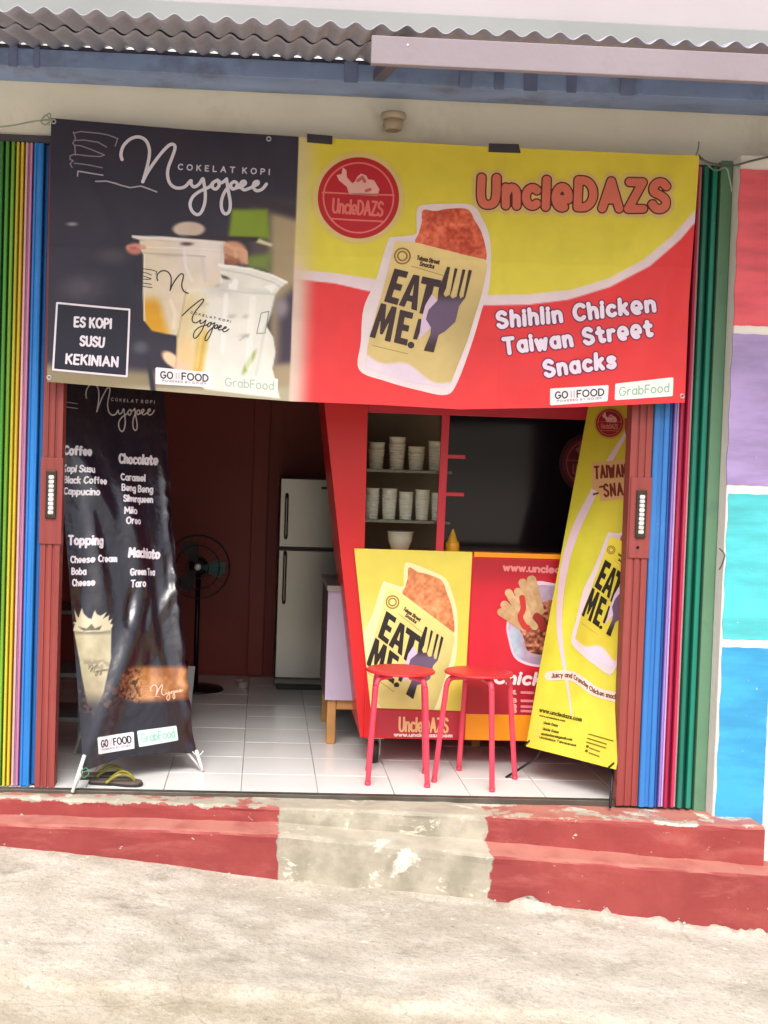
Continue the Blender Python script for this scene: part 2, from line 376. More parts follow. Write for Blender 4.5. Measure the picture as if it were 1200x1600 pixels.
# ================================================================== SETTING
class NB:
    """tiny helper for node graphs"""
    def __init__(s, name, rough=.8, spec=.3):
        s.m = bpy.data.materials.new(name); s.m.use_nodes = True; s.t = s.m.node_tree; s.b = s.t.nodes['Principled BSDF']
        s.b.inputs['Roughness'].default_value = rough; s.b.inputs['Specular IOR Level'].default_value = spec
        s.co = s.t.nodes.new('ShaderNodeTexCoord').outputs['Object']
        sp = s.t.nodes.new('ShaderNodeSeparateXYZ'); s.L(s.co, sp.inputs[0]); s.x, s.y, s.z = sp.outputs
    def L(s, a, b): s.t.links.new(a, b)
    def noise(s, sc, det=6, rough=.6, stretch=None, dist=0.0):
        n = s.t.nodes.new('ShaderNodeTexNoise'); n.inputs['Scale'].default_value = sc; n.inputs['Detail'].default_value = det; n.inputs['Roughness'].default_value = rough; n.inputs['Distortion'].default_value = dist
        v = s.co
        if stretch:
            mp = s.t.nodes.new('ShaderNodeMapping'); mp.inputs['Scale'].default_value = stretch; s.L(v, mp.inputs[0]); v = mp.outputs[0]
        s.L(v, n.inputs['Vector']); return n.outputs['Fac']
    def voro(s, sc):
        n = s.t.nodes.new('ShaderNodeTexVoronoi'); n.feature = 'DISTANCE_TO_EDGE'; n.inputs['Scale'].default_value = sc
        mp = s.t.nodes.new('ShaderNodeMix'); mp.data_type = 'VECTOR'; mp.inputs['Factor'].default_value = .12
        nz = s.t.nodes.new('ShaderNodeTexNoise'); nz.inputs['Scale'].default_value = 5; s.L(s.co, nz.inputs['Vector'])
        s.L(s.co, mp.inputs['A']); s.L(nz.outputs['Color'], mp.inputs['B']); s.L(mp.outputs['Result'], n.inputs['Vector']); return n.outputs[0]
    def op(s, o, a, b=None):
        n = s.t.nodes.new('ShaderNodeMath'); n.operation = o
        for i, q in enumerate((a, b)):
            if q is None: continue
            if isinstance(q, (int, float)): n.inputs[i].default_value = q
            else: s.L(q, n.inputs[i])
        return n.outputs[0]
    def ramp(s, v, a, b, c=0.0, d=1.0):
        n = s.t.nodes.new('ShaderNodeMapRange'); n.inputs[1].default_value = a; n.inputs[2].default_value = b; n.inputs[3].default_value = c; n.inputs[4].default_value = d
        n.interpolation_type = 'SMOOTHSTEP'; s.L(v, n.inputs[0]); return n.outputs[0]
    def mix(s, f, a, b):
        n = s.t.nodes.new('ShaderNodeMix'); n.data_type = 'RGBA'
        if isinstance(f, (int, float)): n.inputs['Factor'].default_value = f
        else: s.L(f, n.inputs['Factor'])
        for k, q in (('A', a), ('B', b)):
            if isinstance(q, tuple): n.inputs[k].default_value = (*lin(q), 1)
            else: s.L(q, n.inputs[k])
        return n.outputs['Result']
    def done(s, col, height=None, strength=.4, dist=.01):
        s.L(col, s.b.inputs['Base Color'])
        if height is not None:
            bp = s.t.nodes.new('ShaderNodeBump'); bp.inputs['Strength'].default_value = strength; bp.inputs['Distance'].default_value = dist
            s.L(height, bp.inputs['Height']); s.L(bp.outputs[0], s.b.inputs['Normal'])
        return s.m

def ground_mat():
    n = NB('concrete_ground', .9, .2)
    big = n.noise(1.6, 7, .6, (1, 1.2, 1)); mid = n.noise(6, 9, .7, (1, 1.3, 1)); fine = n.noise(55, 6, .7); st = n.noise(3.1, 9, .75, (1, 1.5, 1), .5)
    c = n.mix(n.ramp(big, .35, .65), (176, 167, 152), (198, 189, 175))
    c = n.mix(n.ramp(mid, .42, .68, 0, .6), c, (214, 207, 195))
    c = n.mix(n.ramp(st, .52, .72, 0, .8), c, (138, 130, 116))
    c = n.mix(n.ramp(n.noise(16, 6, .65, (1, 1.6, 1)), .62, .68, 0, .8), c, (226, 219, 204))
    c = n.mix(n.ramp(n.noise(21, 5, .6, (1, 1.5, 1), .4), .67, .73, 0, .7), c, (112, 104, 92))
    c = n.mix(n.ramp(n.y, -1.22, -1.42, 0, .55), c, n.mix(n.ramp(mid, .4, .6), (172, 157, 134), (196, 184, 162)))
    c = n.mix(n.ramp(fine, .45, .7, 0, .38), c, (122, 114, 101))
    c = n.mix(n.ramp(n.noise(150, 4, .7), .58, .72, 0, .5), c, (96, 90, 80)); c = n.mix(n.ramp(n.noise(190, 3, .6), .62, .74, 0, .55), c, (232, 226, 214))
    ck = n.op('MULTIPLY', n.ramp(n.voro(1.15), .006, .0015), n.ramp(n.noise(2.4, 3), .48, .56)); c = n.mix(n.op('MULTIPLY', ck, .22), c, (84, 77, 68))
    return n.done(c, n.op('ADD', n.op('MULTIPLY', fine, .9), mid), .8, .012)
def step_mat():
    n = NB('painted_step_concrete', .7, .3)
    wob = n.ramp(n.noise(9, 4), .3, .7, -.012, .012); fine = n.noise(70, 5, .7)
    xx = n.op('ADD', n.x, wob)
    red = n.op('MAXIMUM', n.ramp(xx, .093, .086), n.ramp(xx, .853, .860))
    top = n.ramp(n.op('ADD', n.z, n.op('MULTIPLY', n.ramp(n.noise(7, 5, .7), .35, .7, 0, 1), .022)), .002, -.001)   # bare cement lip
    red = n.op('MULTIPLY', red, top)
    chip = n.ramp(n.noise(24, 4, .55, (1, 1, 1.6), .5), .69, .715)
    red = n.op('MULTIPLY', red, n.op('SUBTRACT', 1.0, chip))
    paint = n.mix(n.ramp(n.noise(3.5, 7, .6), .35, .7), (134, 54, 53), (150, 66, 63))
    paint = n.mix(n.ramp(n.noise(26, 6, .6), .5, .75, 0, .35), paint, (134, 56, 54))
    paint = n.mix(n.ramp(n.noise(2.6, 8, .7, (1, 1, 3), .3), .5, .72, 0, .5), paint, (178, 108, 98)); paint = n.mix(n.ramp(n.noise(60, 5, .7), .6, .75, 0, .4), paint, (118, 48, 46))
    bare = n.mix(n.ramp(n.noise(5, 8, .65), .35, .65), (140, 133, 118), (174, 166, 150))
    bare = n.mix(n.ramp(n.noise(7, 7, .7, (1, 1, 1.4), .4), .56, .64), bare, (216, 208, 192))
    bare = n.mix(n.ramp(n.noise(11, 6, .7), .6, .72, 0, .7), bare, (112, 104, 90))
    ge = n.t.nodes.new('ShaderNodeNewGeometry'); sg = n.t.nodes.new('ShaderNodeSeparateXYZ'); n.L(ge.outputs['True Normal'], sg.inputs[0])
    dust = n.op('MULTIPLY', n.ramp(n.op('ABSOLUTE', sg.outputs[2]), .6, .95), n.ramp(n.noise(8, 6, .6), .25, .6, .35, .75))   # street dust lying on the treads
    paint = n.mix(dust, paint, (186, 126, 112)); bare = n.mix(n.op('MULTIPLY', dust, .5), bare, (196, 186, 168))
    c = n.mix(red, bare, paint)
    return n.done(c, n.op('ADD', n.op('MULTIPLY', red, .5), n.op('ADD', n.noise(14, 6), n.op('MULTIPLY', fine, .3))), .35, .008)
def tilemat():
    n = NB('white_floor_tile', .22, .5)
    n.co = n.t.nodes.new('ShaderNodeNewGeometry').outputs['Position']
    c = n.mix(n.ramp(n.noise(2.3, 2, .5), .3, .7), (226, 226, 224), (234, 233, 230))
    c = n.mix(n.ramp(n.noise(1.1, 2, .5), .4, .8, 0, .3), c, (206, 202, 194))
    n.L(n.ramp(n.noise(3, 1), .3, .7, .15, .24), n.b.inputs['Roughness'])
    return n.done(c)

def weathered(name, c, rough=.45, chips=.70, brush=(40, 40, 1.0), under=(150, 120, 100)):   # brushed, chipped paint
    if name in MATS: return MATS[name]
    n = NB(name, rough, .4); c = tuple(int(v) for v in c)
    dk = tuple(int(v*.72) for v in c); li = tuple(min(245, int(v*.85+34)) for v in c)
    st = n.noise(1.0, 6, .6, brush)
    k = n.mix(n.ramp(st, .35, .7, 0, .55), c, dk)
    k = n.mix(n.ramp(n.noise(2.2, 7, .65), .5, .75, 0, .45), k, li)
    k = n.mix(n.ramp(n.noise(48, 5, .6), chips, chips+.03, 0, .8), k, under)
    n.L(n.ramp(n.noise(5, 6), .3, .7, rough-.1, rough+.15), n.b.inputs['Roughness'])
    MATS[name] = n.done(k, n.op('ADD', n.op('MULTIPLY', st, .4), n.noise(6, 4)), .14, .006); return MATS[name]
def struct(o): o['kind'] = 'structure'; return o
GX = ([-300, -.916, .093, .854, 1.855, 300], [-.144-.0, -.144, -.224, -.268, -.352, -.36])
def gz(x, y):
    b = np.interp(x, [-6, -1.6, -.916, .093, .854, 1.855, 2.6, 9], [-.09, -.10, -.144, -.224, -.268, -.352, -.37, -.38])
    near = ((np.abs(x) < 4) & (y > -4) & (y < 0)).astype(float)
    edge = -1.33+.10*(fbm(x*100, x*0+3, 60, 31)-.5)+.03*x
    r = (fbm(x*100, y*100, 45, 11)-.5)*.030+(fbm(x*100, y*100, 9, 15)-.5)*.010
    z = b-.025*np.clip(-y-.4, 0, 3)+r*near-.016*sstep(edge, edge-.03, y)*near
    chip = sstep(.05, 0, np.abs(y-(-.33-.062*(x+1)-.02)))*(x > .84)*np.maximum(0, fbm(x*100, y*100, 5, 77)-.45)*.13
    return z+chip
gx = np.unique(np.concatenate([[-400, -120, -40, -15, -8, -5, -3.5, -2.6, -2], np.arange(-1.6, 2.5, .02), [2.8, 3.4, 4.2, 6, 9, 15, 40, 120, 400]]))
gy = np.unique(np.concatenate([[-400, -120, -40, -15, -8, -6, -5, -4, -3.2, -2.6, -2.2], np.arange(-1.9, -.1, .02), [0.1, .5, 1.5, 4, 12, 60, 400]]))
Xg, Yg = np.meshgrid(gx, gy); ii = np.arange(Xg.size).reshape(Xg.shape)
struct(mesh('ground', np.stack([Xg, Yg, gz(Xg, Yg)], -1).reshape(-1, 3), np.stack([ii[:-1, :-1], ii[:-1, 1:], ii[1:, 1:], ii[1:, :-1]], -1).reshape(-1, 4), ground_mat(), None, True))

# steps in front of the shop -----------------------------------------------------
STEP = step_mat()
front_step = thing('front_step', 'two low concrete steps painted red with a bare grey middle section', 'step')
def strip(name, prof, x0, x1, parent, m, dx=.015, amp=.004, seed=0):
    """sweep a profile(x) -> [(y, z)...] along x with worn, uneven edges"""
    xs = np.arange(x0, x1+dx, dx); rows = [np.array(prof(x)) for x in xs]; k = len(rows[0])
    V = np.array([[x, p[0], p[1]] for x, r in zip(xs, rows) for p in r]).reshape(len(xs), k, 3)
    for j in range(k):
        V[:, j, 1] += (fbm(xs*100, xs*0+j*9.7, 14, seed+j)-.5)*2*amp
        V[:, j, 2] += (fbm(xs*100, xs*0+j*5.3+40, 9, seed+30+j)-.5)*2*amp*(0 < j)
    i = np.arange(len(xs)*k).reshape(len(xs), k)
    fc = np.stack([i[:-1, :-1], i[:-1, 1:], i[1:, 1:], i[1:, :-1]], -1).reshape(-1, 4).tolist()
    fc += [i[0].tolist()[::-1], i[-1].tolist()]
    return mesh(name, V.reshape(-1, 3), fc, m, parent, False)
Y1 = lambda x: -.175-.062*(x+1)
zb = lambda x: float(np.interp(x, [-1.6, -.944, .089, .87, 1.85, 2.4], [-.066, -.064, -.055, -.096, -.154, -.16]))
zt = lambda x: float(np.interp(x, [-1.6, -.917, .088, .848, 1.846, 2.4], [-.066, -.064, -.066, -.115, -.152, -.16]))
zg = lambda x: float(np.interp(x, [-1.6, -.916, .093, .854, 1.855, 2.6], [-.10, -.144, -.224, -.268, -.352, -.37]))-.06
ztop = lambda x: -.006*max(0, x)
def p_up(x):
    y = Y1(x); t = ztop(x); b = zb(x)-.03
    return [(.12, t-.012), (-.052, t-.010), (y+.02, t-.001), (y+.007, t-.003), (y+.001, t-.010), (y, t-.02), (y-.001, t*.5+b*.5), (y-.002, b)]
def p_lo(x):
    y = Y1(x); f_ = y-.13; a = zb(x); b = zt(x); g = zg(x)
    return [(y+.06, a), (y+.02, a), (f_+.02, b+.001), (f_+.006, b-.002), (f_, b-.009), (f_-.001, b-.03), (f_-.002, b*.5+g*.5), (f_-.003, g)]
strip('upper_step', p_up, -1.6, 1.875, front_step, STEP, seed=3)
strip('lower_step', p_lo, -1.6, 2.3, front_step, STEP, amp=.005, seed=63)

# tiled floor -------------------------------------------------------------------
floor = struct(box('floor', (-1.6, -.045, -.12), (2.4, 2.75, -.0075), mat('grout', (168, 165, 158), .9), None, 0))
TM = tilemat(); t0 = None
bm = bmesh.new(); abox(bm, (-.1475, -.1475, -.007), (.1475, .1475, 0), .0012, 1)
for k in range(-3, 7):
    for j in range(0, 9):
        x = -.353+.298*k+.149; y = -.045+.298*j+.149
        if t0 is None: t0 = frombm('floor_tile', bm, TM, floor); o = t0
        else: o = link(t0.copy(), floor)
        o.location = (x, y, random.uniform(-.0006, .0006)); o.rotation_euler = (random.uniform(-.0012, .0012), random.uniform(-.0012, .0012), 0)
tag(box('door_track', (-1.12, -.085, -.02), (1.76, -.048, .006), mat('dull_steel', (96, 92, 84), .5, .25, 12, metal=.6, dirt=(70, 56, 44)), None, .002), 'dull metal floor track along the tiled threshold', 'rail')

# building ----------------------------------------------------------------------
CREAM = mat('cream_plaster', (240, 235, 218), .85, .04, 3, .25, 40, dirt=(212, 202, 178), dscale=2.2, dmin=.55, dmax=.8)
MAROON = mat('maroon_wall_paint', (150, 62, 50), .5, .1, 2.5, .1, 30)
bld = thing('shop_building', 'cream plastered shop front with dark maroon room behind it', 'building')
box('lintel_wall', (-1.7, 0.0, 2.478), (2.6, .15, 2.86), CREAM, bld, .004)
box('side_wall', (-1.75, 0.0, -.3), (-1.13, .15, 2.476), CREAM, bld, .004)
box('side_wall', (2.16, .05, -.5), (2.75, .40, 2.476), mat('grey_plaster', (120, 118, 122), .85, .1, 3, .2, 40), bld, .004)
box('ceiling', (-1.7, .152, 2.70), (2.6, 2.9, 2.86), mat('ceiling_white', (170, 165, 158), .85), bld, 0)
box('room_wall', (-1.6, 2.72, -.1), (2.4, 2.85, 2.70), MAROON, bld, 0)
box('room_wall', (-1.75, .152, -.1), (-1.602, 2.85, 2.698), MAROON, bld, 0)
box('room_wall', (2.403, .402, -.1), (2.55, 2.85, 2.698), MAROON, bld, 0)
UPW = mat('pale_upper_plaster', (168, 160, 164), .85, .04, 2, .1, 30)
box('upper_wall', (-4, 1.05, 2.862), (5, 1.3, 5.2), UPW, bld, 0)
box('ledge', (-4, .97, 2.862), (5, 1.048, 3.352), mat('ledge_plaster', (138, 140, 140), .85, .06, 2, .1, 30), bld, .006)

# coloured wall strip to the right
pw = thing('painted_wall', 'white wall strip with pink, lavender, turquoise and blue painted blocks', 'wall')
WHITE = mat('white_wall_paint', (226, 220, 214), .8, .05, 4, .3, 35, dirt=(160, 146, 122), dscale=7, dmin=.64, dmax=.72)
box('plaster', (1.737, -.200, -.45), (2.158, .149, 2.477), WHITE, pw, .006)
def block(x0, x1, y0, y1, c, s):
    # uneven hand painted rectangle, a coat of paint thick
    P = [onY(np.array(x0[0]), np.array(y0), -.203), onY(np.array(x1[0]), np.array(y0), -.203), onY(np.array(x1[1]), np.array(y1), -.203), onY(np.array(x0[1]), np.array(y1), -.203)]
    P = [(p[0], p[2]) for p in P]
    xl = (P[0][0]+P[3][0])/2; xr = P[1][0]; zt_ = P[0][1]; zb_ = P[3][1]
    pts = []
    n = 40
    for i in range(n): pts.append((xl+.0022*math.sin(i*.55+s)+random.uniform(-.0006, .0006), zb_+(zt_-zb_)*i/n))
    for i in range(12): pts.append((xl+(xr-xl)*i/12, zt_+.0010*math.sin(i*1.3+s)))
    for i in range(n): pts.append((xr+random.uniform(-.001, .001), zt_+(zb_-zt_)*i/n))
    for i in range(12): pts.append((xr+(xl-xr)*i/12, zb_+.0010*math.sin(i*1.7+s)))
    prism('painted_block', pts, -.2032, -.197, weathered('block_paint_%d' % s, c, .7, .71, (3, 3, 14), (206, 200, 192)), pw)
block((1157, 1146), (1236, 1222), 264, 508, (234, 100, 112), 0)
block((1143, 1137), (1222, 1212), 521, 757, (170, 148, 198), 1)
block((1137, 1130), (1214, 1204), 771, 998, (84, 196, 204), 2)
block((1129, 1117), (1204, 1194), 1011, 1286, (62, 160, 212), 3)

# awning ------------------------------------------------------------------------
awn = thing('awning', 'corrugated metal awning on a blue steel beam above the shop', 'awning')
SHEET = mat('grey_roof_sheet', (156, 156, 170), .5, .14, 3, .15, 30, metal=.25, dirt=(138, 130, 140), dscale=4)
def corrug(name, y0, y1, z0, z1, x0, x1, ph=0.0):
    xs = np.arange(x0, x1, .076/12); ys = np.linspace(y0, y1, 6)
    X, Yy = np.meshgrid(xs, ys); t = (Yy-y0)/(y1-y0)
    Z = z0+(z1-z0)*t+.0100*np.cos(2*np.pi*(X+ph)/.0765)+.0015*np.sin(X*9+Yy*5)+(fbm(X*100, Yy*100, 40, 5)-.5)*.006
    i = np.arange(X.size).reshape(X.shape)
    o = mesh(name, np.stack([X, Yy, Z], -1).reshape(-1, 3), np.stack([i[:-1, :-1], i[:-1, 1:], i[1:, 1:], i[1:, :-1]], -1).reshape(-1, 4), SHEET, awn, True)
    sm = o.modifiers.new('solid', 'SOLIDIFY'); sm.thickness = .0025
    return o
sl_ = (2.764-2.575)/.9
corrug('roof_sheet', -1.10, -.40, 2.575, 2.575+sl_*.70, -1.75, 2.7)
corrug('roof_sheet', -.72, -.168, 2.575+sl_*.38-.007, 2.575+sl_*.932-.006, -1.75, 2.7, .004)
BLUE = mat('blue_beam_paint', (132, 154, 196), .5, .16, 3, .1, 30, dirt=(106, 112, 140), dscale=5, dmin=.5, dmax=.72)
box('beam', (-1.8, -.20, 2.677), (2.7, -.006, 2.742), BLUE, awn, .003)
box('beam_shade_strip', (-1.8, -.192, 2.744), (2.7, -.15, 2.7585), mat('slate_steel_and_shade', (84, 84, 104), .55, .15, 4), awn, .002)  # awning shade on the beam top, put in as a dark slate strip
for x, wd in ((-.97, .03), (-.88, .02), (.67, .045), (.80, .035), (.91, .05), (1.07, .035), (1.27, .05), (.245, .05)):
    box('bracket', (x, -.206, 2.672), (x+wd, -.2015, 2.748), mat('bracket_paint', (110, 122, 158), .55, .2, 8), awn, .001)
BOARD = mat('mauve_board_paint', (138, 127, 134), .7, .08, 2, .15, 35, dirt=(118, 104, 112), dscale=3)
box('fascia_board', (.277, -1.10, 2.466), (2.7, -1.075, 2.550), BOARD, awn, .003)
for x in (-1.3, .35, 1.95):
    box('rafter', (x, -1.06, 2.50), (x+.04, -.205, 2.54), mat('slate_steel_and_shade', (84, 84, 104)), awn, .002, M=Matrix.Translation((x, -1.06, 2.5)) @ Matrix.Rotation(math.atan(sl_), 4, 'X') @ Matrix.Translation((-x, 1.06, -2.5)))
o = lathe('screw', [(.004, 0), (.004, .003), (.002, .005)], (.385, -1.101, 2.525), mat('bright_metal', (225, 225, 230), .3, metal=.8), awn, 10, 'y')

# ================================================================== FOLDING DOORS
POST = weathered('maroon_post_paint', (146, 64, 60), .5, .70, (40, 40, 1), (110, 70, 58))
DARKM = mat('dark_handle_metal', (70, 62, 54), .45, .2, 20, metal=.7)
CHROME = mat('worn_chrome', (232, 230, 230), .3, .2, 45, .5, 60, metal=.6)
def leaf(parent, x, wd, y0, y1, z0, z1, c, skew=0.0):
    """one folded door leaf: a steel channel standing on edge, rounded at the front"""
    nm = 'leaf_paint_%d_%d_%d' % c
    m = weathered(nm, c)
    h = wd/2; r = min(h, .006)
    pts = [(x-h, y1), (x-h, y0+r), (x-h+r*.3, y0+r*.3), (x-h+r, y0), (x+h-r, y0), (x+h-r*.3, y0+r*.3), (x+h, y0+r), (x+h, y1)]
    if wd > .03: pts = [(x-h, y1), (x-h, y0+r), (x-h+r*.3, y0+r*.3), (x-h+r, y0), (x-.010, y0), (x-.007, y0+.007), (x+.007, y0+.007), (x+.010, y0), (x+h-r, y0), (x+h-r*.3, y0+r*.3), (x+h, y0+r), (x+h, y1)]
    pts = [(p[0]+skew*(p[1]-y0), p[1]) for p in pts]
    bm = bmesh.new(); vprism(bm, pts, z0, z1)
    return frombm('door_leaf', bm, m, parent)
def post(parent, x0, x1, y0, y1, z0, z1):
    n = 3; wd = x1-x0; pts = [(x0, y1), (x0, y0)]
    for i in range(1, n):
        q = x0+wd*i/n; pts += [(q-.005, y0), (q-.003, y0+.006), (q+.003, y0+.006), (q+.005, y0)]
    pts += [(x1, y0), (x1, y1)]
    bm = bmesh.new(); vprism(bm, pts, z0, z1); return frombm('end_post', bm, POST, parent)
def lockset(parent, xc, yf, za, zc, keyhole):
    pl = box('lock_plate', (xc-.042, yf-.006, za-(.17 if keyhole else .19)), (xc+.042, yf-.0005, za+.14), POST, parent, .003)
    h = box('handle', (xc-.02, yf-.016, za-.092), (xc+.02, yf-.0065, za+.092), DARKM, pl, .004)
    bm = bmesh.new()
    for i in range(9):
        z = za-.075+.15*i/9; abox(bm, (xc-.009, yf-.020, z), (xc+.011, yf-.0155, z+.0145), .003, 1)
    frombm('handle_grip', bm, CHROME, pl)
    if keyhole:
        lathe('keyhole', [(.006, -.001), (.006, 0)], (xc-.006, yf-.0066, za-.128), mat('black_hole', (14, 12, 12), .8), pl, 12, 'y')
dl = thing('folding_door', 'folded rainbow leaves of the steel door at the left of the opening', 'door', 'folding shop doors', (-.95, 0, 0))
dr = thing('folding_door', 'folded blue, crimson and green leaves of the steel door at the right', 'door', 'folding shop doors', (1.6, 0, 0))
def stack(parent, lst, y0, y1, z1, zf, k=1.0):
    for x, wd, c, dy, sk in lst: leaf(parent, x*k, wd*k, y0+dy, y1, zf+random.uniform(0, .004), z1, c, sk)
stack(dl, [(-.857, .018, (36, 108, 182), .030, 0), (-.885, .035, (42, 128, 206), .0, 0), (-.906, .006, (110, 84, 140), .02, 0), (-.914, .009, (206, 130, 172), .004, 0), (-.9225, .006, (176, 140, 178), .012, 0), (-.9305, .009, (226, 176, 176), .003, 0),
           (-.9385, .006, (128, 92, 40), .02, 0), (-.947, .010, (222, 190, 52), .002, 0), (-.9555, .006, (150, 128, 34), .02, 0), (-.964, .010, (200, 190, 60), .002, 0), (-.9725, .006, (44, 88, 40), .02, 0), (-.982, .012, (120, 168, 50), .0, 0), (-.992, .007, (30, 70, 38), .02, 0),
           (-1.0025, .013, (80, 150, 54), .0, 0), (-1.0135, .008, (30, 70, 38), .02, 0), (-1.025, .014, (52, 118, 54), .002, 0), (-1.0365, .008, (26, 62, 36), .02, 0), (-1.048, .014, (40, 100, 56), 0, 0), (-1.063, .012, (30, 74, 50), .02, 0), (-1.079, .014, (36, 92, 60), .01, 0), (-1.096, .014, (36, 92, 60), .01, 0)], -.035, .115, 2.445, .004)
stack(dr, [(1.553, .062, (52, 118, 190), .0, 0), (1.5935, .011, (38, 84, 160), .014, 0), (1.607, .009, (150, 120, 196), .004, 0), (1.6185, .009, (190, 160, 206), .01, 0), (1.631, .012, (176, 34, 74), .0, 0), (1.6445, .009, (132, 26, 58), .02, 0),
           (1.658, .012, (196, 44, 84), .002, 0), (1.671, .009, (196, 150, 150), .016, 0), (1.688, .018, (22, 118, 96), .0, 0), (1.705, .010, (16, 70, 62), .02, 0), (1.724, .020, (24, 128, 104), .002, 0), (1.7405, .008, (16, 66, 60), .02, 0)], -.125, .06, 2.445, -.008, .9685)
post(dl, -.846, -.772, -.03, .05, .002, 2.445); lockset(dl, -.808, -.03, 1.125, 0, False)
post(dr, 1.389, 1.471, -.115, -.045, -.004, 2.445); lockset(dr, 1.436, -.115, 1.122, 0, True)
GRN = mat('olive_frame_paint', (92, 130, 102), .5, .08, 5, .1, 30, dirt=(80, 110, 92), dscale=5)
box('door_frame', (1.690, -.125, -.03), (1.7355, .14, 2.470), GRN, dr, .004)
box('door_frame', (-1.129, -.045, -.004), (-1.113, .14, 2.470), GRN, dl, .004)
TRK = mat('track_paint', (74, 72, 78), .6, .1, 6)
tag(box('overhead_track', (-1.112, -.02, 2.448), (1.689, .13, 2.4765), TRK, None, .003), 'dark steel top track of the folding doors under the lintel', 'rail')

# ================================================================== WIDE BANNER
NY = [[(50, 228), (42, 190), (60, 130), (110, 80), (170, 65), (220, 90), (245, 145), (245, 210), (225, 300), (200, 388)],
      [(198, 388), (240, 310), (310, 210), (380, 132), (415, 118), (432, 140), (415, 200), (385, 280), (378, 340), (395, 400), (440, 432), (500, 425), (545, 380), (548, 405), (570, 425), (605, 405), (632, 366), (640, 400), (650, 470), (645, 545), (620, 608), (590, 625), (555, 600), (540, 550), (560, 497), (610, 457), (680, 425), (705, 395), (738, 376)],
      [(738, 376), (705, 398), (703, 430), (728, 440), (750, 412), (740, 378), (765, 396), (800, 372)],
      [(803, 368), (815, 450), (830, 540), (822, 600), (795, 620), (770, 590), (766, 530), (785, 470), (820, 420), (855, 388), (880, 402), (870, 432), (845, 440), (836, 424)],
      [(872, 432), (905, 425), (938, 402), (932, 384), (910, 392), (906, 425), (930, 446), (965, 436), (990, 424), (1028, 404), (1028, 386), (1004, 392), (996, 428), (1020, 452), (1060, 440), (1090, 404)]]
NY = [smoothline(np.array(p)/4.615+[180, 200], 5) for p in NY]
BK = [[(330, 170), (400, 155), (560, 170), (650, 185), (745, 220), (720, 290)], [(345, 240), (430, 235), (560, 255), (640, 300)], [(330, 160), (350, 220), (325, 265), (345, 295), (350, 380)],
      [(350, 285), (400, 290), (500, 325), (620, 375), (580, 390), (470, 385), (340, 370), (300, 385), (300, 420), (330, 430), (300, 460), (320, 495)], [(340, 455), (470, 470), (600, 495)], [(375, 530), (470, 545), (605, 565)], [(375, 530), (370, 575)],
      [(540, 625), (640, 620), (720, 640), (780, 660), (860, 680), (960, 665), (1020, 685), (1110, 720)]]
BK = [np.array(p)/6+[60, 180] for p in BK]
NREF = [(223.3, 284.1), (307.8, 335.4), (416.2, 287.5)]
CK0 = ((278.6, 264.8), (420.5, 272.8))

ban = thing('shop_banner', 'wide vinyl banner, dark coffee half and yellow red chicken half, hung across the shop', 'banner', None, (.45, -.1, 2.5))
EX = np.array([78, 250, 455, 600, 720, 900, 1070]); EB = np.array([597, 611, 627, 633, 640, 636, 629.])      # lower hem
TX = np.array([80, 300, 467, 800, 1092]); TY = np.array([184.5, 203, 213.5, 231, 244.])                        # upper hem
def mdisp(u, v):
    r = .006*np.sin(u*5.1+.7)*np.clip(v/.9, 0, 1)+.004*np.sin(u*11+v*2.5)*np.clip(v, 0, 1)
    for (a, b, c, d, wd, am) in ((2.43, .0, 2.0, .75, .05, .010), (2.43, 0, 2.25, .95, .04, .008), (0.02, 0, .45, .9, .05, .005), (1.0, 0, 1.15, .95, .05, .006), (1.75, 0, 1.55, .9, .045, .007), (2.4, .6, 1.7, 1.02, .05, .006), (.9, 1.0, .0, .5, .06, .005)):
        e = np.array([c-a, d-b]); t = np.clip(((u-a)*e[0]+(v-b)*e[1])/(e@e), 0, 1); q = np.hypot(u-a-e[0]*t, v-b-e[1]*t)
        r = r+1.5*am*np.exp(-(q/wd)**2)*np.sin(np.pi*np.clip(t, .03, 1))
    for k in (.42, .84, 1.27, 1.70, 2.12): r = r+.0016*np.exp(-np.abs(u-k)/.010)
    r = r+.0016*np.exp(-np.abs(v-.5)/.010)   # creases left from folding
    return r
MB = Surf((-.838, -.062, 2.55), (1, -.042, 0), (0, -.03, -1), mdisp)
YB = np.array([(440, 417), (459, 420), (520, 427), (584, 436), (680, 455), (763, 461.5), (825, 460), (895, 452), (952, 435), (1005, 406), (1047, 371), (1083, 332), (1100, 316)])
RB = np.array([(440, 431), (459, 435), (520, 443), (575, 455), (680, 472), (755, 477.5), (825, 476), (888, 468), (952, 449), (1015, 416), (1062, 375), (1081, 353), (1100, 335)])
def cupz(P): return np.asarray(P, float)/4.2857+[190, 340]
def sm(X, Y, P, r, soft=.8):
    P = np.asarray(P, float); D = np.full(X.shape, 1e9)
    for a, b in zip(P, P[1:]):
        e = b-a; t = np.clip(((X-a[0])*e[0]+(Y-a[1])*e[1])/(e@e+1e-9), 0, 1); D = np.minimum(D, np.hypot(X-a[0]-e[0]*t, Y-a[1]-e[1]*t))
    return sstep(soft, -soft, D-r)
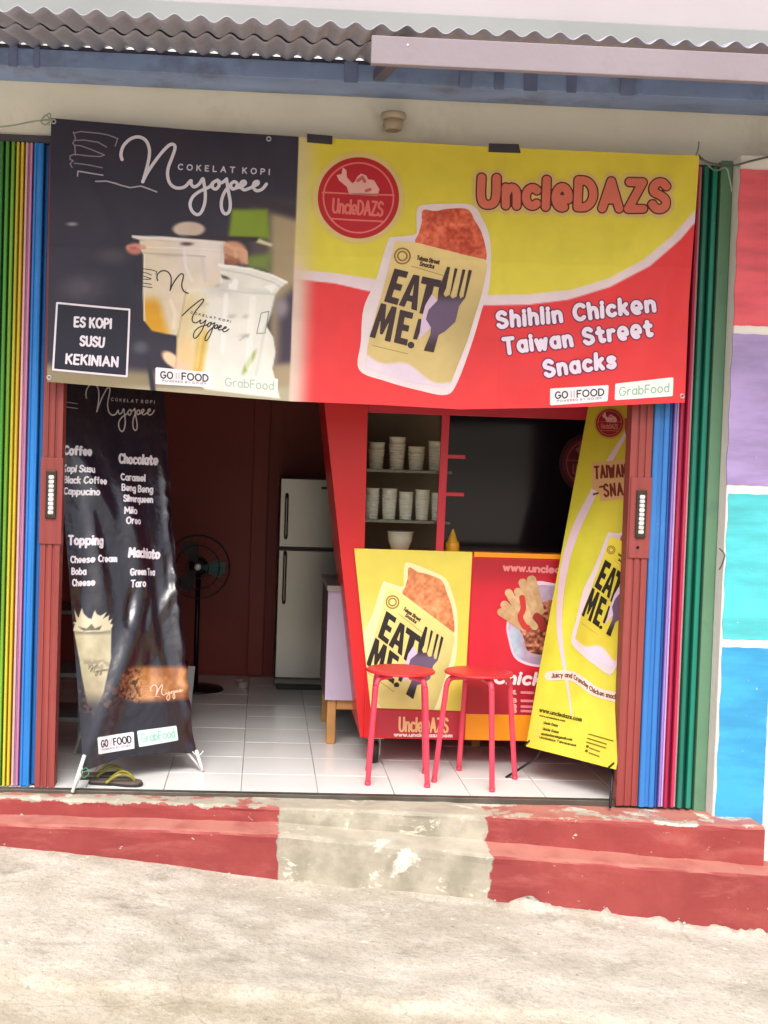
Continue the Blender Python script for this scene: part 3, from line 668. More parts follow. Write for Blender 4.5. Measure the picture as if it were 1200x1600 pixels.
def paint_main(X, Y):
    c = np.empty(X.shape+(3,)); n1 = fbm(X, Y, 90, 3); n2 = fbm(X, Y, 30, 8)
    c[:] = (50, 47, 62); c += (n1-.5)[..., None]*np.array([18, 16, 14])
    # out of focus room behind the cups
    c = ov(c, (86, 82, 92), .8*em(X, Y, 132, 450, 34, 18, 16)*n2*1.6); c = ov(c, (96, 92, 100), .5*em(X, Y, 175, 400, 22, 10, 10)); c = ov(c, (150, 146, 154), em(X, Y, 113, 350.5, 8, 2.5, 2))
    c = ov(c, (92, 80, 80), sstep(300, 330, Y)*sstep(380, 400, X)*sstep(470, 430, X*0+Y)*.8)
    c = ov(c, (166, 148, 118), sstep(412, 432, X)*sstep(318, 345, Y))
    c = ov(c, (60, 52, 62), pm(X, Y, [(380, 300), (468, 320), (468, 345), (430, 332), (372, 318)], 8))
    c = ov(c, (128, 152, 46), pm(X, Y, [(362, 327), (418, 327), (421, 372), (357, 371)], 5)); c = ov(c, (118, 136, 66), pm(X, Y, [(388, 400), (424, 395), (420, 422), (386, 418)], 8))
    c = ov(c, (70, 60, 76), pm(X, Y, [(436, 470), (470, 440), (470, 575), (432, 570)], 12)); c = ov(c, (150, 140, 146), em(X, Y, 440, 480, 10, 14, 8)); c = ov(c, (168, 150, 122), pm(X, Y, [(430, 572), (470, 565), (470, 640), (430, 640)], 8))
    c = ov(c, (150, 136, 104), sstep(572, 592, Y+.07*(250-X))*sstep(470, 200, X)*.9); c = ov(c, (176, 166, 142), sstep(598, 612, Y)*sstep(160, 220, X))
    c = ov(c, (46, 44, 58), pm(X, Y, cupz([(165, 930), (195, 930), (232, 1170), (196, 1170)]), 2)); c = ov(c, (90, 92, 104), .8*em(X, Y, 220, 543, 11, 9, 6))
    # hand and lid of the rear cup
    c = ov(c, (196, 124, 112), em(X, Y, 211, 389, 13, 9, 3)); c = ov(c, (206, 150, 122), em(X, Y, 362, 392, 22, 16, 4)); c = ov(c, (212, 160, 132), em(X, Y, 379, 400, 7, 13, 3)); c = ov(c, (150, 98, 78), em(X, Y, 362, 410, 12, 8, 5))
    c = ov(c, (206, 186, 172), em(X, Y, 295, 358, 25, 11.5, 2)); c = ov(c, (58, 48, 54), pm(X, Y, cupz([(400, 118), (920, 130), (915, 158), (560, 150)]), 1.5)); c = ov(c, (208, 204, 160), pm(X, Y, cupz([(920, 140), (1015, 178), (1000, 192), (900, 165)]), 2))
    c = ov(c, (220, 208, 200), pm(X, Y, cupz([(70, 122), (300, 128), (690, 160), (690, 186), (300, 160), (120, 150), (75, 136)]), 1.5))
    # rear cup
    c1 = cupz([(122, 150), (680, 172), (690, 330), (700, 440), (640, 520), (450, 560), (372, 792), (290, 778), (205, 760), (152, 692), (146, 250), (118, 190)])
    cc = ov(np.zeros_like(c)+(222, 206, 184), (226, 214, 210), sstep(240, 300, X)*sstep(470, 380, Y)); cc = ov(cc, (214, 158, 44), sstep(12, -6, np.abs(X-232-.28*(Y-470))-14)*sstep(455, 480, Y))
    cc = ov(cc, (198, 188, 178), .8*em(X, Y, 262, 399, 18, 3, 3)); cc = ov(cc, (92, 78, 74), em(X, Y, 292, 381, 9, 3, 2)); cc += (n2-.5)[..., None]*26
    c = ov(c, cc, pm(X, Y, c1, 1.2))
    # front cup
    c2 = cupz([(650, 312), (860, 336), (1010, 380), (1112, 432), (1062, 470), (1030, 512), (1000, 640), (968, 722), (1015, 800), (1030, 900), (1010, 1010), (1060, 1210), (560, 1150), (360, 1012), (372, 800), (405, 620), (430, 480), (600, 470), (672, 420)])
    cc = ov(np.zeros_like(c)+(232, 229, 222), (218, 200, 158), sstep(335, 296, X+.1*(Y-480))*sstep(440, 470, Y)); cc = ov(cc, (212, 176, 78), sstep(9, -3, np.abs(X-(318-.16*(Y-520)))-5)*sstep(500, 530, Y)); cc = ov(cc, (232, 196, 146), em(X, Y, 290, 560, 14, 30, 8)*.8)
    cc = ov(cc, (206, 204, 200), .7*em(X, Y, 405, 455, 22, 3, 3, .12)); cc = ov(cc, (70, 62, 60), em(X, Y, 350, 433, 9, 2.6, 1.5, .3)); cc = ov(cc, (150, 168, 84), em(X, Y, 389, 566, 4, 20, 2, .5)); cc = ov(cc, (196, 192, 188), .6*em(X, Y, 348, 450, 28, 14, 10))
    for (a, b, s_) in ((318, 476, 6), (362, 494, 6), (384, 494, 5), (382, 524, 7), (340, 446, 4)): cc = ov(cc, (176, 172, 168), .7*em(X, Y, a, b, s_, 2.5, 3, -.2))
    cc += (n2-.5)[..., None]*16
    c = ov(c, cc, pm(X, Y, c2, 1.2)); c = ov(c, (246, 206, 172), em(X, Y, 268, 562, 17, 9, 2.5, .7)); c = ov(c, (236, 196, 170), em(X, Y, 282, 574, 14, 9, 3, .6))
    for P, r_, col, k in (([(76, 128), (300, 138), (690, 170)], 1.6, (236, 230, 226), .9), ([(150, 236), (360, 250), (560, 262)], .8, (168, 156, 148), .8), ([(128, 196), (400, 206), (676, 216)], .9, (240, 236, 232), .8),
                          ([(152, 250), (150, 480), (156, 690)], 1.2, (240, 230, 214), .8), ([(672, 180), (668, 300)], 1.2, (206, 202, 204), .8), ([(420, 210), (430, 330), (470, 420)], 2.5, (238, 234, 234), .5), ([(540, 270), (560, 420)], 3, (202, 198, 200), .5),
                          ([(650, 316), (860, 342), (1010, 386), (1106, 432)], 1.7, (248, 246, 244), .95), ([(665, 345), (850, 380), (1010, 430), (1060, 462)], .9, (186, 184, 186), .8), ([(655, 478), (820, 500), (1026, 512)], .9, (190, 188, 188), .8),
                          ([(1028, 516), (998, 640), (966, 720)], .9, (180, 178, 180), .8), ([(432, 484), (406, 640), (374, 820), (364, 1005)], .9, (176, 156, 116), .8), ([(700, 520), (690, 700), (676, 900)], 3.5, (244, 243, 240), .7), ([(880, 540), (860, 760), (850, 1000)], 5, (246, 245, 242), .6),
                          ([(560, 520), (540, 760), (505, 1000)], 2.2, (228, 206, 158), .6), ([(960, 730), (930, 900), (900, 1050)], 2.2, (206, 206, 200), .6), ([(790, 820), (850, 780), (845, 800)], 1.0, (158, 156, 156), .7), ([(330, 560), (360, 640), (350, 740)], 3, (238, 222, 196), .6),
                          ([(690, 175), (760, 210), (765, 260)], 3.0, (226, 176, 148), .7), ([(775, 205), (830, 230), (836, 300)], 3.2, (220, 168, 140), .8), ([(700, 250), (770, 290)], 2.6, (168, 112, 90), .7), ([(45, 200), (100, 190), (150, 200)], 3.4, (214, 150, 136), .8), ([(62, 205), (90, 205)], 2.2, (190, 96, 92), .8)):
        c = ov(c, col, k*sm(X, Y, cupz(P), r_, 1.1))
    ice = sstep(.60, .70, vnoise(X, Y, 8, 52))*pm(X, Y, cupz([(670, 350), (1040, 450), (1000, 520), (660, 470)]), 3); c = ov(c, (250, 250, 250), .7*ice)
    # right half
    xe = 467-(Y-215)*.038
    R_ = np.empty_like(c); R_[:] = (218, 200, 66); R_ = ov(R_, (220, 206, 72), sstep(250, 440, Y))
    yb = np.interp(X, YB[:, 0], YB[:, 1]); rb = np.interp(X, RB[:, 0], RB[:, 1])
    R_ = ov(R_, (226, 206, 214), sstep(-1.2, 1.2, Y-yb)); R_ = ov(R_, (222, 58, 62), sstep(-1.2, 1.2, Y-rb))
    fade = sstep(42, 4, X-xe)
    R_ = ov(R_, (210, 194, 138), fade*sstep(440, 330, Y)); R_ = ov(R_, (214, 190, 176), fade*sstep(340, 450, Y))
    return np.clip(ov(c, R_, sstep(-1, 1, X-xe)), 4, 250)
def main_edge(Ug, Vg):
    # Ug, Vg run 0..1; map onto the hems through the sheet's own plane
    s = Ug; lt = 80+(78-80)*Vg; 
    xl = np.interp(Vg, [0, 1], [80, 74]); xr = np.interp(Vg, [0, .2, .6, 1], [1092, 1087, 1076, 1070]); x = xl+(xr-xl)*s
    yt = np.interp(x, TX, TY); yb = np.interp(x, EX, EB); y = yt+(yb-yt)*Vg
    return MB.uv(x, y)
mcl = cloth('vinyl_sheet', ban, MB, np.linspace(0, 1, 520), np.linspace(0, 1, 215), paint_main, PRINT, main_edge)
WH = (226, 218, 230)
lettering('script_logo', ban, MB, NY, 2.5, (212, 206, 220), .0012, .8)
lettering('books_logo', ban, MB, BK[:5], .9, (138, 130, 146), .0012, .6); lettering('books_logo', ban, MB, BK[5:], 1.1, (170, 162, 178), .0012, .6)
CKT = txt('COKELAT KOPI', *CK0, 8.2, gap=.75, space=.55)
for q in ([p for p in CKT if p[:, 0].mean() < 372], [p for p in CKT if p[:, 0].mean() >= 372]): lettering('lettering', ban, MB, q, 1.0, (196, 190, 206), .0012, .5)
fr = np.array([(89.8, 473.8), (202.8, 484.3), (198.3, 588.3), (83.5, 577.8)])
patch('text_box', ban, MB, fr, (34, 34, 50), .0010, 2)
lettering('text_box_frame', ban, MB, [np.vstack([fr, fr[:1]])], 1.5, WH, .0018, .8)
for s_, a, b in (('ES KOPI', (117, 510), (173, 513)), ('SUSU', (126, 539.5), (162, 542)), ('KEKINIAN', (104, 568), (183.5, 572.5))):
    lettering('lettering', ban, MB, txt(s_, a, b, 14, gap=.3, jit=.06), 1.7, WH, .0018, .6)
DK = (52, 46, 44)
m_ = affine(NREF, [(285, 494), (304, 529), (357.5, 514)])
lettering('cup_logo', ban, MB, [m_(p) for p in NY[1:]], .9, DK, .0012, .5)
m_ = affine([(223.3, 284.1), (217, 214), (270, 225.6)], [(266, 454), (257, 423), (284.5, 428)])
lettering('cup_logo', ban, MB, [m_(p) for p in NY[:1]]+[m_(NY[1][:52])], 1.0, DK, .0012, .5); lettering('cup_logo', ban, MB, [m_(p)+[4, 0] for p in BK[:7]], .6, DK, .0012, .5)
lettering('lettering', ban, MB, txt('COKELAT KOPI', (298, 490), (360, 504), 3.2, gap=.7), .5, (110, 100, 96), .0012, .5)
lettering('cup_sticker', ban, MB, [np.array([(408, 489), (420, 486), (414, 520), (401, 521), (408, 489)])], .7, (150, 150, 150), .0012, .5)
def gofood(parent, surf, Q, off, m=None, pale=0):
    """white delivery sticker; Q = corners tl, tr, br, bl in the photo plane"""
    Q = np.array(Q, float); st = patch('delivery_sticker', parent, surf, Q, (236, 230, 236), off, 2, m, .5)
    f_ = lambda a, b: (Q[0]*(1-a)+Q[1]*a)*(1-b)+(Q[3]*(1-a)+Q[2]*a)*b
    h = np.linalg.norm(Q[3]-Q[0])*.40; up = Q[0]-Q[3]; r = h*.10
    lettering('lettering', st, surf, txt('GO', f_(.09, .62), f_(.30, .62), h, gap=.25, up=up), r, (52, 48, 56), off+.0007, .45, m)
    lettering('lettering', st, surf, txt('FOOD', f_(.47, .62), f_(.93, .62), h, gap=.25, up=up), r, (52, 48, 56), off+.0007, .45, m)
    lettering('fork_spoon_mark', st, surf, [np.array([f_(.365, .25), f_(.365, .6)]), np.array([f_(.415, .22), f_(.415, .6)])], r*.8, (196, 170, 176), off+.0007, .45, m)
    lettering('fine_print', st, surf, txt('POWERED BY GOJEK', f_(.12, .84), f_(.9, .84), h*.28, gap=.35, up=up), r*.35, (140, 134, 140), off+.0007, .4, m)
    return st
def grabfood(parent, surf, Q, off, m=None, c=(150, 184, 160), bgc=(232, 238, 234)):
    Q = np.array(Q, float); st = patch('delivery_sticker', parent, surf, Q, bgc, off, 2, m, .5)
    f_ = lambda a, b: (Q[0]*(1-a)+Q[1]*a)*(1-b)+(Q[3]*(1-a)+Q[2]*a)*b
    h = np.linalg.norm(Q[3]-Q[0])*.52
    lettering('lettering', st, surf, txt('GrabFood', f_(.07, .76), f_(.93, .76), h, gap=.24, up=Q[0]-Q[3]), h*.07, c, off+.0007, .45, m)
    return st
gofood(ban, MB, [(243.7, 574.5), (331, 582.7), (331, 604.8), (243.7, 600)], .0014)
grabfood(ban, MB, [(346, 584), (434, 592), (433, 615), (346, 608)], .0014, None, (172, 192, 180), (232, 231, 224))

# chicken bag artwork, drawn once in the wide banner's frame and reused
def bz(P): return np.asarray(P, float)/3.4286+[450, 190]
BAG_OUT = bz(smoothline([(535, 640), (570, 620), (680, 605), (688, 560), (690, 480), (720, 448), (860, 440), (985, 448), (1040, 520), (1075, 610), (1085, 735), (1075, 900), (1040, 1000), (980, 1200), (905, 1400), (845, 1465), (700, 1440), (520, 1390), (380, 1330), (390, 1180), (405, 1000), (470, 850)], 5, True))
BAG = bz([(575, 642), (690, 650), (1052, 742), (1066, 775), (1036, 925), (956, 1185), (872, 1398), (838, 1425), (640, 1395), (415, 1318), (425, 1215), (440, 1140), (520, 860)])
CHK = bz(smoothline([(722, 476), (790, 480), (860, 468), (960, 470), (1000, 530), (1040, 610), (1058, 745), (960, 722), (850, 690), (690, 655), (700, 600), (716, 540)], 5, True))
def quad(Q):
    Q = np.array(Q, float)
    return lambda P: [tuple((Q[0]*(1-a)+Q[1]*a)*(1-b)+(Q[3]*(1-a)+Q[2]*a)*b) for a, b in P]
LE = [(0, 0), (1, 0), (1, .19), (.44, .19), (.44, .4), (.9, .4), (.9, .59), (.44, .59), (.44, .81), (1, .81), (1, 1), (0, 1)]
LT = [(0, 0), (1, 0), (1, .2), (.7, .2), (.7, 1), (.3, 1), (.3, .2), (0, .2)]
LM = [(.06, 0), (.36, 0), (.5, .45), (.66, 0), (.95, 0), (1, 1), (.72, 1), (.72, .45), (.56, .85), (.43, .85), (.28, .45), (.27, 1), (0, 1)]
LA = [(.32, 0), (.68, 0), (1, 1), (.68, 1), (.63, .8), (.37, .8), (.32, 1), (0, 1)]
LAh = [(.42, .62), (.58, .62), (.5, .25)]
SLOGAN = [quad([(570, 788), (645, 806), (585, 985), (513, 965)])(LE), quad([(640, 815), (735, 832), (690, 1015), (592, 985)])(LA), quad([(720, 830), (822, 852), (772, 1045), (672, 1020)])(LT),
          quad([(492, 972), (588, 998), (548, 1182), (436, 1155)])(LM), quad([(600, 1008), (672, 1026), (636, 1202), (566, 1184)])(LE), [(698, 1056), (730, 1064), (690, 1170), (668, 1166)]]
SLHOLE = quad([(640, 815), (735, 832), (690, 1015), (592, 985)])(LAh)
FORK = [(852, 778), (868, 782), (846, 895), (832, 925), (842, 940), (866, 930), (892, 786), (908, 790), (878, 905), (868, 935), (880, 950), (902, 940), (934, 792), (950, 796), (916, 930), (922, 950), (938, 940), (966, 796), (984, 800), (948, 945), (915, 990), (895, 1075), (840, 1125), (805, 1145), (780, 1238), (726, 1228), (762, 1140), (765, 1105), (738, 1060), (752, 1010), (800, 960), (806, 900)]
def bag(parent, surf, T, off, m=None, tone=1.0, chick=(206, 92, 66), wrap=(208, 184, 124), dk=(64, 46, 50), pale=(226, 210, 214)):
    o1 = patch('bag_picture', parent, surf, T(BAG_OUT), pale, off, 2.5, m)
    n_ = lambda x, y: (fbm(x, y, 14, 21)-.5)[:, None]
    patch('chicken_picture', o1, surf, T(CHK), lambda x, y: np.clip(np.array(chick)+n_(x, y)*np.array([80, 76, 60])+(vnoise(x, y, 4, 5)-.5)[:, None]*40, 0, 250), off+.0008, 1.5, m)
    Bt = T(BAG); lo, hi = Bt[:, 1].min(), Bt[:, 1].max(); x0, x1 = Bt[:, 0].min(), Bt[:, 0].max()
    def wc(x, y):
        a = (y-lo)/(hi-lo); b = (x-x0)/(x1-x0)
        c = np.zeros((len(x), 3))+wrap; c = ov(c, np.array(wrap)*.86, sstep(.55, .95, b)*sstep(.3, .6, a)); c = ov(c, np.minimum(np.array(wrap)*1.12, 245), sstep(.4, .0, a))
        k = sstep(-.015, .015, a-(.765+.30*b+.03*np.sin(b*14))); return np.clip(ov(c, (222, 204, 220), k)+n_(x, y)*10, 0, 250)
    patch('wrapper_picture', o1, surf, Bt, wc, off+.0014, 1.6, m)
    P = [T(bz(p)) for p in SLOGAN]; G = Grid(*bounds_of(P, 4), .8).poly(*P).disc(*T(bz([(658, 1198)]))[0], np.linalg.norm(T(bz([(640, 1198)]))[0]-T(bz([(658, 1198)]))[0]))
    G.cut(-polysdf(G.X, G.Y, T(bz(SLHOLE)))); decal('slogan_lettering', o1, surf, G, dk, off+.0022, m)
    sh = T(bz([(770, 925), (800, 960), (752, 1010), (738, 1060), (765, 1105), (700, 1170), (715, 1060), (735, 985)])); patch('fork_glint', o1, surf, sh, (214, 188, 214), off+.0026, 1.2, m)
    Fk = T(bz(FORK)); f0, f1 = Fk[:, 1].min(), Fk[:, 1].max()
    patch('fork_picture', o1, surf, Fk, lambda x, y: ov(np.zeros((len(x), 3))+dk, (104, 84, 112), sstep(.3, .45, (y-f0)/(f1-f0))*sstep(.95, .75, (y-f0)/(f1-f0))), off+.0032, .9, m)
    sc = np.linalg.norm(T(bz([(1000, 0)]))[0]-T(bz([(0, 0)]))[0])/291.7
    c_, r_ = T(bz([(612, 722)]))[0], 12*sc
    a = np.linspace(0, 2*np.pi, 30); lettering('round_mark', o1, surf, [c_+np.stack([np.cos(a), np.sin(a)], 1)*r_, c_+np.stack([np.cos(a), np.sin(a)], 1)*r_*.6], 1.3*sc, (150, 116, 56), off+.0022, .6, m)
    q = [T(bz([p]))[0] for p in ((690, 740), (808, 765), (705, 772), (780, 788))]
    lettering('lettering', o1, surf, txt('Taiwan Street', q[0], q[1], 6*sc, gap=.3), .9*sc, (86, 62, 40), off+.0022, .5, m); lettering('lettering', o1, surf, txt('Snacks', q[2], q[3], 6*sc, gap=.3), .9*sc, (86, 62, 40), off+.0022, .5, m)
    q = [T(bz([p]))[0] for p in ((660, 775), (830, 825), (450, 1200), (640, 1245))]
    lettering('fine_print', o1, surf, [np.array(q[:2])], .45*sc, (150, 120, 70), off+.0022, .5, m); lettering('fine_print', o1, surf, [np.array(q[2:])], .45*sc, (150, 120, 70), off+.0022, .5, m)
    return o1
def badge(parent, surf, c, r, off, m=None, red=(182, 34, 46), pale=(222, 112, 104), halo=(216, 190, 122), fig=(224, 168, 160)):
    c = np.array(c, float); k = r/63.5
    h = decal('badge', parent, surf, Grid(c[0]-r*1.25, c[1]-r*1.25, c[0]+r*1.25, c[1]+r*1.25, 1.6).disc(*c, r*1.13), halo, off, m)
    d = decal('badge_disc', h, surf, Grid(c[0]-r*1.1, c[1]-r*1.1, c[0]+r*1.1, c[1]+r*1.1, 1.2).disc(*c, r), red, off+.0007, m)
    a = np.linspace(0, 2*np.pi, 60); ring = c+np.stack([np.cos(a), np.sin(a)], 1)*r*.86
    lettering('badge_ring', h, surf, [ring, c+np.array([(-56, -8), (55, -4)])*k, c+np.array([(-44, 33), (38, 37)])*k], 1.3*k, pale, off+.0014, .8, m)
    lettering('lettering', h, surf, txt('UncleDAZS', c+np.array((-40, 23))*k, c+np.array((37, 28))*k, 21*k, gap=.24), 1.8*k, pale, off+.0014, .7, m)
    f_ = np.array([(295, 250), (312, 262), (314, 300), (345, 335), (362, 322), (372, 300), (392, 282), (418, 292), (428, 312), (460, 318), (488, 365), (480, 398), (330, 390), (318, 350), (275, 315), (264, 290), (290, 285)], float)
    patch('badge_figure', h, surf, c+(f_-[378, 410])/3.4286*k, fig, off+.0014, 1.0, m, .6)
    lettering('badge_figure_shade', h, surf, [c+(np.array([(375, 318), (398, 300), (412, 322)])-[378, 410])/3.4286*k, c+(np.array([(420, 372), (440, 366)])-[378, 410])/3.4286*k], 2.6*k, (196, 96, 96), off+.0020, .8, m)
    return h
bag(ban, MB, lambda P: np.asarray(P, float), .0014)
badge(ban, MB, (560, 309.5), 63.5, .0012)
T1 = txt('UnclεDAZS', (751, 320), (1039, 328), 42, gap=.40, jit=.03)
lettering('title_halo', ban, MB, T1, 14, (212, 184, 112), .0010, 2); lettering('title_outline', ban, MB, T1, 8.5, (96, 40, 36), .0018, 1.2); lettering('title_lettering', ban, MB, T1, 6.3, (212, 112, 92), .0026, 1.0)
for s_, a, b in (('Shihlin Chickεn', (779, 512), (1021, 486)), ('Taiwan Strεεt', (789, 552), (1017, 524)), ('Snacks', (853, 587), (961, 573))):
    T1 = txt(s_, a, b, 22.5, gap=.40, space=.6, jit=.07); lettering('slogan_outline', ban, MB, T1, 5.2, (112, 44, 84), .0012, 1.0); lettering('slogan_lettering', ban, MB, T1, 3.35, (232, 218, 236), .0020, .9)
gofood(ban, MB, [(860.5, 607.4), (950.7, 602), (949, 626.4), (860.5, 632.7)], .0014); grabfood(ban, MB, [(962, 600), (1051.4, 590), (1050.5, 618.5), (961, 624.8)], .0014)
EY = mat('eyelet_metal', (190, 190, 196), .35, metal=.8)
for x, y in ((420, 217), (77.5, 590), (84, 190), (1066, 619)):
    u, v = MB.uv(np.array(float(x)), np.array(float(y))); p = MB.pt(u, v, .001)
    bm = bmesh.new(); a = np.linspace(0, 2*np.pi, 17); tube(bm, [p+np.array([.0075*math.cos(t), 0, .0075*math.sin(t)]) for t in a], .0028, 6); frombm('eyelet', bm, EY, ban, True)

# ================================================================== STANDING BANNERS
def xsurf(fl, fr_, off, tilt, disp, bounds):
    a = onZ(np.array(float(fl[0])), np.array(float(fl[1])), 0.0); b = onZ(np.array(float(fr_[0])), np.array(float(fr_[1])), 0.0)
    d = (b-a)/np.linalg.norm(b-a); n = np.array([d[1], -d[0], 0]); t = math.radians(tilt)
    up = np.array([0, 0, math.cos(t)])-n*math.sin(t)
    return Surf(a-n*off, d, up, disp, bounds), a, b
def ridges(L, u, v):
    r = 0*u
    for (a, b, c, d, wd, am) in L:
        e = np.array([c-a, d-b]); t = ((u-a)*e[0]+(v-b)*e[1])/(e@e); tc = np.clip(t, 0, 1); q = np.hypot(u-a-e[0]*tc, v-b-e[1]*tc)
        r = r+am*np.exp(-(q/wd)**2)*np.clip(np.sin(np.pi*np.clip(tc*.94+.03, 0, 1)), 0, 1)
    return r
# ---- left, dark menu
LRID = [(.07, .08, .40, .72, .045, .016), (.40, .72, .34, 1.25, .05, .012), (.30, .98, .13, 1.35, .04, .010), (.22, .62, .17, 1.2, .03, .009), (.50, .35, .46, .95, .035, -.012), (.56, .20, .55, 1.35, .018, .010), (.53, .75, .58, 1.1, .02, -.008), (.47, .62, .56, .78, .02, .008), (.38, .3, .44, .55, .04, -.010), (.1, .5, .14, .9, .04, -.008), (.36, .78, .30, .60, .018, -.007), (.44, .74, .38, .58, .016, -.006)]
def ldisp(u, v):
    r = 1.7*ridges(LRID, u, v)+.004*np.sin(u*16+v*3)+(fbm(u*100, v*60, 9, 91)-.5)*.006
    ed = np.exp(-((u-.578)/.03)**2); return r+ed*.005*np.sin(v*62+2*np.sin(v*17))*sstep(1.5, 1.1, v)
LS, LA_, LB_ = xsurf((113, 1238), (316, 1204), 0.005, 11.5, ldisp, lambda u, v: (.052, .588, .07, 1.66))
mb = thing('menu_banner', 'dark wrinkled standing banner with white coffee menu, on white legs at left', 'banner', 'standing banners', tuple(LA_))
def paint_left(X, Y):
    c = np.empty(X.shape+(3,)); c[:] = (30, 26, 38); n2 = fbm(X, Y, 12, 8)
    c = ov(c, (62, 52, 50), .5*em(X, Y, 235, 672, 45, 5, 5)); z = lambda P: np.array(P, float)/4.325+[80, 880]
    # tall iced cup, fading out at its foot
    cup = pm(X, Y, z([(158, 455), (408, 448), (402, 640), (345, 880), (290, 1010), (240, 950), (205, 760), (188, 640)]), 1)
    k = np.zeros_like(c)+(186, 176, 144); k = ov(k, (160, 148, 118), sstep(1020, 1100, Y)); k += (n2-.5)[..., None]*30; k = ov(k, (120, 112, 92), .9*em(X, Y, 145, 988, 27, 3, 2.5)); k = ov(k, (128, 120, 100), .6*sstep(1028, 1034, Y)*sstep(1054, 1044, Y)*sstep(.45, .6, vnoise(X, Y, 4, 3)))
    c = ov(c, k, cup*sstep(1118, 1075, Y))
    c = ov(c, (96, 66, 58), .75*em(X, Y, 150, 1090, 40, 26, 14)*sstep(.35, .65, vnoise(X, Y, 4, 12))*(1-cup))
    # splash above the cup
    sp = [(150, 455), (165, 410), (150, 400), (178, 395), (160, 310), (195, 370), (205, 345), (222, 300), (235, 340), (262, 370), (280, 375), (300, 315), (312, 345), (335, 355), (372, 330), (350, 375), (390, 350), (385, 390), (412, 375), (400, 410), (418, 415), (404, 450), (330, 462), (240, 462)]
    c = ov(c, (206, 198, 168), pm(X, Y, z(sp), .8)); c = ov(c, (98, 88, 72), pm(X, Y, z([(190, 425), (250, 440), (280, 408), (300, 440), (345, 420), (330, 452), (230, 455)]), 1.2))
    # brown picture
    br = pm(X, Y, z([(515, 700), (920, 695), (940, 915), (760, 930), (560, 935), (440, 905), (450, 760)]), 6)
    k = np.zeros_like(c)+(150, 92, 52); k = ov(k, (196, 140, 88), sstep(.45, .75, fbm(X, Y, 26, 40))); k = ov(k, (92, 58, 40), sstep(215, 195, X)); k = ov(k, (60, 34, 26), sstep(.5, .62, vnoise(X, Y, 3.4, 9))*sstep(228, 208, X)); k = ov(k, (132, 84, 60), sstep(.6, .7, vnoise(X, Y, 3.0, 19))*sstep(232, 200, X))
    c = ov(c, k, br); return np.clip(c, 4, 250)
def ledge_(U, V):
    # hem pulled to the corner ties
    return .052+.536*U+.012*np.sin(np.pi*V)*(2*U-1)*-1, .07+1.59*V+.03*np.sin(np.pi*U)*(1-V)**6
cloth('vinyl_sheet', mb, LS, np.linspace(0, 1, 150), np.linspace(0, 1, 420), paint_left, PRINTG, ledge_)
m_ = affine(NREF, [(150.1, 643.6), (191, 674), (240.5, 641.4)])
lettering('script_logo', mb, LS, [m_(p) for p in NY], 1.0, (196, 186, 190), .0012, .5, PRINTG)
lettering('lettering', mb, LS, txt('COKELAT KOPI', (174, 626), (240.5, 630.6), 4.4, gap=.75), .55, (170, 162, 168), .0012, .4, PRINTG)
lettering('books_logo', mb, LS, [m_(p) for p in BK[4:7]], .6, (170, 164, 170), .0012, .5, PRINTG)
for s_, a, b, h, r in (('Coffee', (100, 709.5), (141, 712), 12.5, 1.75), ('Kopi Susu', (98.5, 736), (144.5, 739), 9.6, 1.15), ('Black Coffee', (100.5, 754), (164, 757), 9.6, 1.15), ('Cappucino', (100.5, 771.5), (151, 774.5), 9.6, 1.15),
        ('Topping', (108, 850), (159, 851.5), 13, 1.75), ('Cheese Cream', (111.5, 879), (181.5, 877.5), 9.6, 1.15), ('Boba', (113, 897), (136, 897), 9.6, 1.15), ('Cheese', (114.5, 915), (148, 914), 9.6, 1.15),
        ('Chocolate', (186, 723), (245.5, 725.5), 13.5, 1.75), ('Caramel', (187.5, 750.5), (227, 751.5), 9.8, 1.15), ('Beng Beng', (188, 767), (239, 769), 9.6, 1.15), ('Silverqueen', (190, 784), (239, 785), 9.4, 1.15), ('Milo', (191, 803), (211, 803.5), 9.6, 1.15), ('Oreo', (193.5, 819), (217, 819.5), 9.6, 1.15),
        ('Machiato', (199, 870.5), (249.5, 872), 13, 1.75), ('Green Tea', (202, 899), (244, 898), 9.6, 1.15), ('Taro', (204, 917.5), (225, 916.5), 10, 1.15)):
    lettering('lettering', mb, LS, txt(s_, a, b, h, gap=.3, jit=.05), r, (226, 220, 230), .0014, .55, PRINTG)
m_ = affine(NREF, [(244, 1086), (262, 1094), (284, 1078)]); lettering('script_logo', mb, LS, [m_(p) for p in NY], .75, (232, 190, 160), .0014, .5, PRINTG); lettering('books_logo', mb, LS, [m_(p) for p in BK], .5, (214, 160, 128), .0014, .5, PRINTG)
m_ = affine(NREF, [(141, 1050), (150, 1056), (168, 1046)]); lettering('cup_logo', mb, LS, [m_(p) for p in NY], .6, (120, 108, 88), .0014, .5, PRINTG)
gofood(mb, LS, [(148.7, 1152.8), (208.8, 1144), (210, 1169), (152.1, 1178.3)], .0014, PRINTG)
grabfood(mb, LS, [(214.6, 1142.4), (274.7, 1134.3), (277, 1156.3), (218.3, 1166.7)], .0014, PRINTG, (150, 192, 176), (206, 232, 228))
WPL = mat('white_plastic', (222, 222, 216), .4, .06, 8); BLK = mat('black_plastic', (24, 23, 25), .45, .1, 8); TIE = mat('green_tie', (58, 130, 104), .6)
